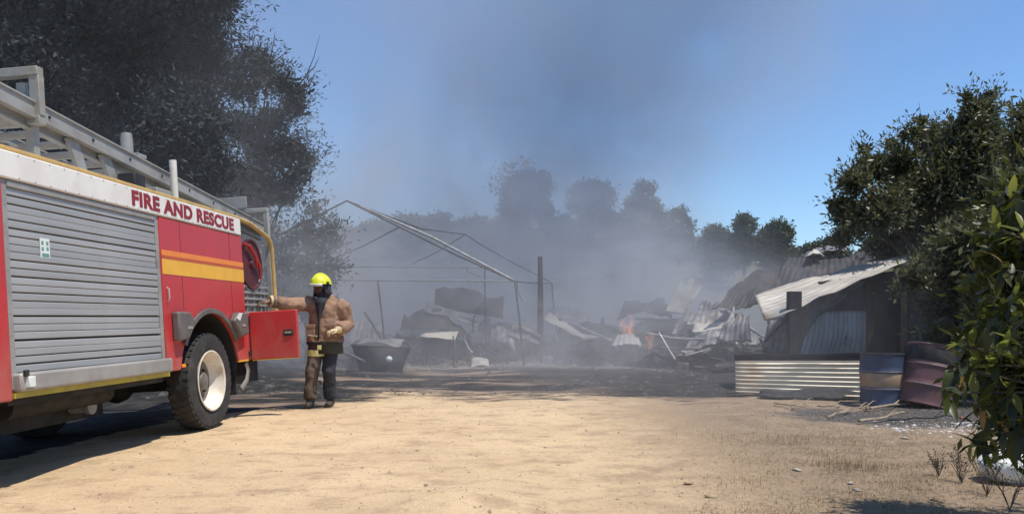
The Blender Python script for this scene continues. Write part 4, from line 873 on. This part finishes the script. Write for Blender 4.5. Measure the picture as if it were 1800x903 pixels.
# ------------------------------------------------------------------ trees
def crown_mesh(name, clumps, m, leaf, seed, bias=(0, 0, .3), spray=.5, dens=1.0, wid=.32, squash=.85, per=14, hollow=.5, core=.5):
    """clumps: (x,y,z,r,count). leaves sit on short sprays that leave each clump outwards"""
    r = np.random.default_rng(seed); V = []; T = []
    for (cx, cy, cz, rad, cnt) in clumps:
        n = int(cnt*dens/per)+1
        d = r.normal(size=(n, 3)); d /= np.linalg.norm(d, axis=1)[:, None]
        rr = rad*(hollow+(1-hollow)*r.uniform(0, 1, n)**.6)*r.uniform(.75, 1.08, n)
        o = np.array([cx, cy, cz])+d*rr[:, None]*np.array([1, 1, squash])
        dr_ = d*.7+np.array(bias)+r.normal(0, .45, (n, 3)); dr_ /= np.linalg.norm(dr_, axis=1)[:, None]
        t = r.uniform(-.4, 1, (n, per)); L = spray*r.uniform(.5, 1.2, n)
        p = o[:, None]+dr_[:, None]*(t*L[:, None])[..., None]+r.normal(0, leaf*.5, (n, per, 3))
        ax = dr_[:, None]*.8+r.normal(0, .6, (n, per, 3)); ax /= np.linalg.norm(ax, axis=2)[..., None]
        sd_ = np.cross(ax, r.normal(size=(n, per, 3))); sd_ /= np.linalg.norm(sd_, axis=2)[..., None]
        l = leaf*r.uniform(.6, 1.4, (n, per, 1)); w = l*wid
        q = np.stack([p, p+ax*l*.5+sd_*w*.5, p+ax*l, p+ax*l*.5-sd_*w*.5], 2).reshape(-1, 3)
        V.append(q); T.append(np.repeat((r.uniform(0, .75, (n, 1))+r.uniform(0, .5, (n, per))).clip(0, 1).ravel(), 4))
        n = int(cnt*core); d = r.normal(size=(n, 3)); d /= np.linalg.norm(d, axis=1)[:, None]
        p = np.array([cx, cy, cz])+d*(rad*.82*r.uniform(0, 1, n)**.45)[:, None]*np.array([1, 1, squash])
        ax = r.normal(size=(n, 3))+np.array(bias); ax /= np.linalg.norm(ax, axis=1)[:, None]
        sd_ = np.cross(ax, r.normal(size=(n, 3))); sd_ /= np.linalg.norm(sd_, axis=1)[:, None]
        l = leaf*1.35*r.uniform(.6, 1.3, (n, 1)); w = l*max(wid, .42)
        V.append(np.stack([p, p+ax*l*.5+sd_*w*.5, p+ax*l, p+ax*l*.5-sd_*w*.5], 1).reshape(-1, 3)); T.append(np.repeat(r.uniform(0, .6, n), 4))
    V = np.concatenate(V); T = np.concatenate(T); nq = len(V)//4
    me = bpy.data.meshes.new(name); me.vertices.add(len(V)); me.vertices.foreach_set('co', V.ravel())
    me.loops.add(nq*4); me.loops.foreach_set('vertex_index', np.arange(nq*4, dtype=np.int32)); me.polygons.add(nq)
    me.polygons.foreach_set('loop_start', np.arange(0, nq*4, 4, dtype=np.int32)); me.materials.append(m); me.update(calc_edges=True)
    at = me.attributes.new('tint', 'FLOAT', 'POINT'); at.data.foreach_set('value', T.astype(np.float32)); return me
def tree(name, label, base, clumps, m, leaf, seed, r0=.25, cat='tree', group=None, twigs=(), limbs=True, **kw):
    base = Vector(base); t = thing(name, label, cat, base, group=group)
    cl = [(x-base.x, y-base.y, z-base.z, r_, n_) for x, y, z, r_, n_ in clumps]
    link('crown', crown_mesh('crown', cl, m, leaf, seed, **kw), t)
    rd = random.Random(seed); top = max(c[2] for c in cl); mx_ = sum(c[0] for c in cl)/len(cl); my_ = sum(c[1] for c in cl)/len(cl)
    tp = [Vector((mx_*f*f+rd.uniform(-.1, .1)*f*r0*4, my_*f*f, -.1+(top*.85+.1)*f)) for f in np.linspace(0, 1, 8)]
    q = MB().tube(tp, [r0*(1.15 if i == 0 else 1-.11*i) for i in range(8)], 9)
    if limbs:
        for x, y, z, r_, n_ in cl:
            e_ = Vector((x, y, z)); f = min(max(z/top*.55, .12), .9); s0 = tp[0].lerp(tp[-1], f) if False else tp[min(7, int(f*8))]
            md = s0.lerp(e_, .5)+Vector((0, 0, .12*(e_-s0).length)); ra = r0*.32*min(1, r_+.2)
            q.tube([s0, md, e_, e_+(e_-md)*.35], [ra, ra*.7, ra*.4, ra*.12], 6)
    for tw in twigs:
        pts = [Vector(p)-base for p in tw]; q.tube(pts, [.02*(1-.85*i/(len(pts)-1)) for i in range(len(pts))], 5)
    q.build('trunk', M['bark'], t); return t
def cl_px(lst, Y, dens, jy=1.0, seed=0):
    rd = random.Random(seed); out = []
    for px, py, rp in lst:
        yy = Y+rd.uniform(-jy, jy); p = P(px, py, yy); r_ = rp*yy/F; out.append((p.x, p.y, p.z, r_, dens*r_*r_))
    return out
# left trees behind the truck
rd = random.Random(3)
la = [(rd.uniform(-160, 335), rd.uniform(-330, 300), rd.uniform(70, 110)) for _ in range(46)]
la += [(355, -60, 60), (345, 20, 50), (360, 80, 42), (370, 120, 60), (250, 60, 75), (290, 110, 75), (230, 150, 80), (300, 30, 75), (180, 90, 80), (330, 200, 70), (350, 300, 70), (270, 330, 80), (340, 40, 50), (150, 330, 90), (40, 350, 90)]
tree('conifer', 'tall dark feathery tree towering behind the fire engine cab side', gpt(180, 640, 18.5), cl_px(la, 18, 2500, 1.8, 1), M['leaf_left'], .13, 11, .35, bias=(.35, 0, .35), spray=.75, wid=.24, core=.62, limbs=False)
lb_ = [(445, 110, 38), (470, 140, 34), (425, 150, 40), (500, 150, 28), (515, 190, 30), (475, 215, 35), (530, 165, 18), (430, 230, 42), (470, 270, 45), (510, 265, 38), (540, 280, 22), (520, 310, 32), (460, 330, 50), (410, 320, 55), (500, 345, 28), (420, 390, 60), (350, 380, 70)]
def arcpts(l, Y): return [P(a, b, Y) for a, b in l]
tw = [arcpts(((520, 160), (540, 130), (552, 100), (562, 62)), 18.5), arcpts(((540, 130), (553, 118), (561, 100)), 18.5), arcpts(((525, 160), (545, 148), (556, 125)), 18.5), arcpts(((470, 120), (478, 90), (484, 55)), 18.5), arcpts(((480, 110), (500, 95), (510, 92)), 18.5)]
tree('conifer', 'ragged dark tree with bare twigs at its tip, just right of the taller one', gpt(440, 640, 19), cl_px(lb_, 18.5, 3400, .8, 2), M['leaf_left'], .11, 12, .16, twigs=tw, bias=(.5, 0, .35), spray=.6, wid=.24, core=.55, hollow=.35)
lc = [(550, 372, 26), (580, 400, 24), (535, 410, 34), (560, 430, 38), (595, 420, 14), (530, 470, 45), (570, 480, 36), (510, 520, 50), (560, 540, 44), (470, 450, 60), (450, 540, 60), (590, 470, 16)]
tree('small_tree', 'small thin leaved tree behind the firefighter in the smoke', gpt(540, 630, 20.5), cl_px(lc, 20, 1700, .6, 3), M['leaf_left'], .11, 13, .08, bias=(.2, 0, .3), spray=.4, wid=.36, core=.5)
# right trees beside the shed
ra_ = [(1478, 365, 26), (1500, 320, 28), (1530, 300, 34), (1500, 390, 34), (1545, 370, 50), (1580, 285, 36), (1600, 330, 55), (1560, 430, 40), (1640, 250, 36), (1650, 330, 60), (1620, 400, 60), (1690, 230, 34), (1722, 195, 32), (1725, 235, 40), (1690, 290, 60), (1700, 380, 70), (1660, 430, 60), (1760, 290, 60), (1760, 380, 70), (1600, 235, 18), (1480, 420, 22), (1520, 265, 12), (1620, 215, 14), (1740, 170, 14), (1570, 255, 14), (1700, 170, 12)]
tree('bushy_tree', 'bushy olive green tree overhanging the burnt shed at the right', gpt(1650, 640, 16.5), cl_px(ra_, 16, 4600, 1.2, 4), M['leaf_right'], .10, 14, .2, bias=(-.05, -.1, .25), spray=.32, wid=.34, core=.9, twigs=[arcpts(((1560, 262), (1545, 255), (1535, 250)), 16), arcpts(((1480, 400), (1465, 405), (1455, 403)), 16)])
rb_ = [(1808, 205, 34), (1830, 260, 60), (1870, 220, 60), (1860, 340, 70), (1900, 240, 90), (1880, 440, 90), (1820, 420, 50), (1795, 240, 26)]
tree('bushy_tree', 'tall bushy tree cut off by the right edge of the picture', gpt(1900, 640, 12), cl_px(rb_, 11.5, 4600, .8, 5), M['leaf_right'], .10, 15, .18, core=.9, bias=(-.05, -.1, .25), spray=.32, wid=.34)
rc_ = [(1690, 480, 50), (1740, 500, 55), (1790, 480, 60), (1720, 570, 45), (1770, 590, 60), (1830, 560, 70), (1750, 660, 50), (1810, 680, 60), (1850, 640, 70), (1640, 470, 34), (1610, 490, 26), (1655, 540, 40), (1700, 620, 40), (1650, 600, 30), (1690, 430, 50), (1780, 400, 60)]
tree('shrub', 'dense dark shrub under the trees right of the maroon drum', gpt(1790, 700, 13), cl_px(rc_, 13, 4500, .8, 6), M['leaf_right'], .10, 16, .08, 'shrub', core=1.2, bias=(0, -.1, .2), spray=.3, wid=.4)
# distant round trees, treeline and bare tree
def round_tree(name, px, py_top, wpx, hpx, Y, label, seed, group, m='leaf_far'):
    rd = random.Random(seed); L_ = []
    for i in range(22):
        a = rd.uniform(0, 6.28); f = rd.uniform(0, 1); ph = math.sqrt(max(.1, 1-f*f*.9))
        L_.append((px+math.cos(a)*wpx*.37*ph, py_top+hpx*(.26+1.05*(1-f)), wpx*rd.uniform(.19, .29)))
    L_.append((px, py_top+hpx*.26, wpx*.27))
    p = P(px, 0, Y); base = Vector((p.x, Y, g(p.x, Y)))
    return tree(name, label, base, cl_px(L_, Y, 950 if Y < 70 else 420, wpx*Y/F*.25, seed), M[m], .20 if Y < 70 else .30, seed, .22, group=group, limbs=False, bias=(0, 0, .2), spray=.25, wid=.5, per=8, hollow=.6, core=1.0)
G = 'trees far beyond the wreck'
round_tree('round_tree', 930, 292, 120, 130, 62, 'broadest of the three round crowned trees rising from the smoke', 31, G)
round_tree('round_tree', 1042, 308, 100, 110, 66, 'middle of the three round crowned trees rising from the smoke', 32, G)
round_tree('round_tree', 1132, 306, 78, 110, 62, 'darkest round crowned tree, right of the three in the smoke', 33, G)
round_tree('round_tree', 1308, 370, 60, 75, 60, 'small round tree above the tilted grey sheet', 34, G)
round_tree('round_tree', 1368, 382, 66, 70, 58, 'small brownish round tree left of the clear sky over the shed', 35, G)
round_tree('round_tree', 1258, 392, 62, 70, 64, 'faint tree left of the small round one, in thick smoke', 36, G)
round_tree('round_tree', 1462, 424, 74, 44, 60, 'low dome shaped tree just above the shed roof', 37, G)
round_tree('round_tree', 1195, 360, 50, 60, 75, 'faint low tree right behind the darkest round tree', 38, G)
hz = [(600, 398, 90), (660, 392, 80), (720, 384, 100), (775, 380, 90), (830, 386, 90), (875, 392, 80), (990, 384, 90), (1090, 388, 80), (540, 400, 90), (460, 396, 110), (350, 395, 120), (1240, 418, 80), (1420, 430, 60), (1560, 425, 120), (1700, 420, 140), (1180, 408, 90), (1140, 412, 80)]
bx = ['behind the marquee peak', 'right of the marquee peak', 'left of the flat topped one', 'highest in the far treeline', 'right of the highest in the treeline', 'left under the broad round tree', 'between the broad and middle round trees', 'between the middle and the darkest round trees', 'behind the small thin leaved tree', 'behind the tail of the fire engine', 'behind the fire engine roof', 'under the faint tree in thick smoke', 'left of the low dome shaped tree', 'behind the shed roof', 'behind the bushy olive tree', 'below the faint low tree', 'below the darkest round tree']
for i, (px, py, wd) in enumerate(hz):
    round_tree('distant_tree', px, py, wd, 55, 80, 'dim tree in the far treeline '+bx[i], 50+i, 'far treeline trees')
bt = [(880, 310, 22), (900, 292, 24), (925, 290, 20), (870, 330, 16)]
tree('bare_tree', 'wispy brown dry tree top behind the broadest round tree', gpt(895, 400, 70), cl_px(bt, 70, 60, .5, 7), M['leaf_dry'], .3, 77, .15, bias=(0, 0, .5), spray=1.0, wid=.15, per=6)

# ------------------------------------------------------------------ foreground bush with large leaves, each leaf a part
bush = thing('leafy_bush', 'large leaved green bush reaching in from the right edge in the foreground', 'bush', (3.15, 3.7, g(3.15, 3.7)))
B0 = bush.location
def leaf_mesh(m, ln_, wd, curve, seed, tint):
    rd = random.Random(seed); vs = []; k_ = 6
    for i in range(k_+1):
        t = i/k_; w = wd*math.sin(math.pi*min(1, t*.93+.05))**.8*(1-.25*t); z = -curve*t*t*ln_; fold = .25*w
        vs += [(t*ln_, -w, z+fold+rd.uniform(-.1, .1)*w), (t*ln_, 0, z), (t*ln_, w, z+fold+rd.uniform(-.1, .1)*w)]
    fs = [(3*i+j, 3*i+j+1, 3*i+j+4, 3*i+j+3) for i in range(k_) for j in (0, 1)]
    me = MB().add(vs, fs).mesh('leaf', M[m], ang=180)
    at = me.attributes.new('tint', 'FLOAT', 'POINT'); at.data.foreach_set('value', [tint]*len(me.vertices)); return me
dark = [leaf_mesh('leaf_near', .17, .026, c_, i, .11*i) for i, c_ in enumerate((.1, .25, .45, .3, .6))]
lime = [leaf_mesh('leaf_lime', .15, .027, c_, 9+i, .3*i) for i, c_ in enumerate((.1, .3, .2))]
brown = [leaf_mesh('leaf_brown', .17, .03, .5, 19, .4)]
wh = [(1668,690,3.5,'d'),(1672,640,3.7,'d'),(1715,575,3.9,'d'),(1735,520,4.0,'d'),(1690,610,3.8,'l'),(1730,640,3.6,'l'),(1750,400,4.0,'l'),(1768,320,4.2,'d'),(1790,410,3.6,'l'),(1780,350,3.8,'d'),(1800,300,4,'d'),(1755,470,4.1,'d'),(1790,520,3.7,'d'),(1740,560,3.7,'d'),(1785,600,3.5,'d'),(1760,610,3.4,'l'),(1725,720,3.5,'d'),(1770,700,3.4,'d'),(1735,790,3.6,'l'),(1760,760,3.4,'d'),(1800,750,3.3,'d'),(1800,660,3.3,'d'),(1810,560,3.4,'d'),(1820,460,3.5,'d'),(1760,540,3.9,'d'),(1830,380,3.6,'d'),(1840,600,3.3,'d'),(1850,720,3.2,'d'),(1715,770,3.7,'d'),(1690,650,3.9,'d'),(1745,680,3.9,'d'),(1860,500,3.4,'d'),(1835,300,3.8,'d')]
tw_ = MB(); rd = random.Random(5); cnt = 0
tw_.tube([(.1, 0, -.05), (.2, -.02, .5), (.4, -.06, 1.1), (.58, -.1, 1.7), (.8, -.1, 2.4)], [.055, .045, .038, .03, .015], 8)
for wi, (px, py, Y, kd) in enumerate(wh):
    e_ = P(px, py, Y)-B0; tz = max(.15, min(2.2, e_.z*rd.uniform(.35, .7))); s0 = Vector((.28*tz+.1, -.05*tz, tz)); md = s0.lerp(e_, .45)+Vector((rd.uniform(0, .1), rd.uniform(-.08, .08), rd.uniform(-.05, .12))); m2 = (md+e_)/2+Vector((.06, 0, .05))
    tw_.tube([s0, s0.lerp(md, .5)+Vector((0, 0, .04)), md, m2, e_], [.012, .010, .008, .006, .004], 5)
    ax0 = (e_-m2).normalized()
    for j in range(9 if kd == 'd' else 7):
        if cnt >= 290: break
        a = 2*math.pi*j/8+rd.uniform(-.3, .3); ref = ax0.orthogonal().normalized(); q_ = ax0.cross(ref)
        d_ = (ax0*rd.uniform(.1, .8)+(ref*math.cos(a)+q_*math.sin(a))+Vector((0, 0, -.35 if kd == 'd' else .05))).normalized()
        me = rd.choice(lime) if (kd == 'l' and rd.random() < .75) or rd.random() < .13 else rd.choice(dark)
        if rd.random() < .025: me = brown[0]
        yv = d_.cross(Vector((0, 0, 1))+jit((0,0,0), .3)).normalized(); zv = d_.cross(yv)*-1
        if zv.z < 0: zv, yv = -zv, -yv
        o = link('leaf', me, bush); sc = rd.uniform(.45, .98)*(.8 if me is brown[0] else 1)
        o.matrix_local = Matrix.Translation(e_+jit((0,0,0), .03)-ax0*rd.uniform(0, .08)) @ Matrix((d_*sc, yv*sc, zv*sc)).transposed().to_4x4(); cnt += 1
tw_.build('branches', M['bark'], bush)
link('crown', crown_mesh('crown', [(x-B0.x, y-B0.y, z-B0.z, r_, n_) for x, y, z, r_, n_ in ((3.9, 3.9, 2.9, .5, 1200), (4.2, 3.5, 2.6, .7, 2000), (4.0, 3.2, 1.9, .7, 2000), (3.5, 4.1, 2.9, .45, 1100), (3.9, 4.35, 3.0, .4, 1000), (4.4, 4.2, 2.6, .6, 1400), (3.8, 3.0, 1.2, .6, 1600), (3.3, 3.0, 2.8, .5, 1200))+tuple((P(a, b, c).x, c, P(a, b, c).z, r_, 2100*r_) for a, b, c, r_ in ((1800, 640, 4.3, .26), (1812, 540, 4.5, .28), (1815, 440, 4.6, .26), (1815, 740, 4.0, .22), (1790, 700, 4.4, .16), (1815, 350, 4.8, .2), (1850, 620, 4.0, .35), (1780, 590, 4.7, .13), (1785, 480, 4.8, .14)))], M['leaf_near'], .085, 99, spray=.16, wid=.34, per=8, core=.6), bush, kind='stuff')

# ------------------------------------------------------------------ flames and smoke
k = N('flame_gas', True); em = k.n('ShaderNodeEmission'); em.inputs[0].default_value = (1, .26, .06, 1); k.put(em.inputs[1], k.math('MULTIPLY', k.smooth(k.noise(5, 3, .6, stretch=(1, 1, .5)), .42, .62), 3.6))
k.t.links.new(em.outputs[0], k.out.inputs['Volume'])
for px, py, Y, hh, lb in ((1103, 600, 21.2, .8, 'taller pale orange flame burning in the middle of the wreck'), (1141, 613, 19.5, .42, 'small low orange flame right of the taller one')):
    p = P(px, py, Y); q = MB(); n_ = 9
    q.tube([(.10*math.sin(i*1.1)*i/n_, 0, hh*i/n_) for i in range(n_+1)], [hh*.24*math.sin(math.pi*min(1, (i+1.2)/(n_+1.2)))**.9+.005 for i in range(n_+1)], 10)
    q.tube([(-.12*hh-.06*math.sin(i)*i/n_, .05, hh*.6*i/n_) for i in range(n_+1)], [hh*.14*math.sin(math.pi*min(1, (i+1.2)/(n_+1.2)))+.004 for i in range(n_+1)], 8)
    q.build('flame', k.m, label=lb, cat='flame', loc=p)
k = N('smoke_volume', True); X, Y_, Z = k.xyz()
big = k.noise(.15, 3, .6, dist=.6); med = k.noise(.42, 5, .66, stretch=(1, 1, .8), dist=.5)
billow = k.smooth(k.math('ADD', k.math('MULTIPLY', big, .5), k.math('MULTIPLY', med, .5)), .43, .585)
inv = lambda v: k.math('SUBTRACT', 1.0, v)
mul = lambda *a: a[0] if len(a) == 1 else k.math('MULTIPLY', a[0], mul(*a[1:]))
add = lambda *a: a[0] if len(a) == 1 else k.math('ADD', a[0], add(*a[1:]))
zt = k.math('SUBTRACT', Z, k.math('MULTIPLY', k.math('SUBTRACT', med, .5), 6.0))
low = inv(k.smooth(zt, .8, 7.2)); front = k.smooth(Y_, 14.8, 18.5)
rightcut = inv(k.smooth(add(k.math('SUBTRACT', X, k.math('MULTIPLY', Y_, .285)), k.math('MULTIPLY', k.math('MAXIMUM', k.math('SUBTRACT', Z, 2.2), 0), 1.3)), -2.6, 3.4))
d1 = mul(low, front, inv(k.smooth(Y_, 30, 42)), rightcut, add(.062, k.math('MULTIPLY', billow, .15)), add(.45, k.math('MULTIPLY', k.smooth(k.noise(1.25, 3, .6, stretch=(.8, .8, 1.5), dist=.8), .38, .62), 1.1)))
# bank hanging between the truck and the left trees
d0 = mul(k.smooth(Y_, 11.5, 15), inv(k.smooth(Y_, 17, 20)), k.smooth(k.math('MULTIPLY', X, -1.0), 3, 5.5), inv(k.smooth(Z, 3, 14)), add(.005, k.math('MULTIPLY', billow, .022)))
# rising, drifting column
xc = k.math('DIVIDE', k.math('SUBTRACT', X, add(.9, k.math('MULTIPLY', mul(Z, Z), .022))), k.math('ADD', 1.9, k.math('MULTIPLY', Z, .42)))
colm = k.math('POWER', 2.718, k.math('MULTIPLY', mul(xc, xc), -1.0))
yw = mul(k.smooth(Y_, 17, 23), inv(k.smooth(Y_, 34, 44)))
d2 = mul(colm, yw, k.smooth(Z, 2, 8), add(.12, billow), .125)
veil = mul(yw, inv(k.smooth(k.math('SUBTRACT', X, k.math('MULTIPLY', Y_, .285)), -4.5, 3.0)), add(.8, k.math('MULTIPLY', mul(inv(k.smooth(Z, 4, 12)), inv(k.smooth(X, -2, 5))), 1.3)), add(.006, k.math('MULTIPLY', billow, .026)))
# wisp blowing out of the shed doorway, and a thin drift along the ground in front of the sheets and drums
sx_ = k.math('SUBTRACT', X, 7.3); sy_ = k.math('SUBTRACT', Y_, 13.6); sz_ = k.math('SUBTRACT', Z, 1.2)
d3 = mul(k.math('POWER', 2.718, k.math('MULTIPLY', add(mul(sx_, sx_, .35), mul(sy_, sy_, .6), mul(sz_, sz_, .8)), -1.0)), billow, .075)
drift = mul(inv(k.smooth(Z, .3, 2.6)), k.smooth(k.math('ADD', X, k.math('MULTIPLY', Y_, .45)), 1.5, 7), inv(k.smooth(X, 3.0, 5.0)), k.smooth(Y_, 5.5, 11), inv(k.smooth(Y_, 14.5, 17.5)), add(.012, k.math('MULTIPLY', billow, .05)))
dens = add(d1, d0, d2, d3, veil, drift)
pv = k.n('ShaderNodeVolumePrincipled'); k.put(pv.inputs['Color'], k.mix(mul(colm, k.smooth(Z, 3, 9)), (.80, .805, .84), (.46, .59, .78))); k.put(pv.inputs['Density'], dens); pv.inputs['Anisotropy'].default_value = .1
k.t.links.new(pv.outputs[0], k.out.inputs['Volume'])
MB().box(-26, 22, 4.6, 47, -1.2, 24).build('smoke', k.m, kind='stuff')
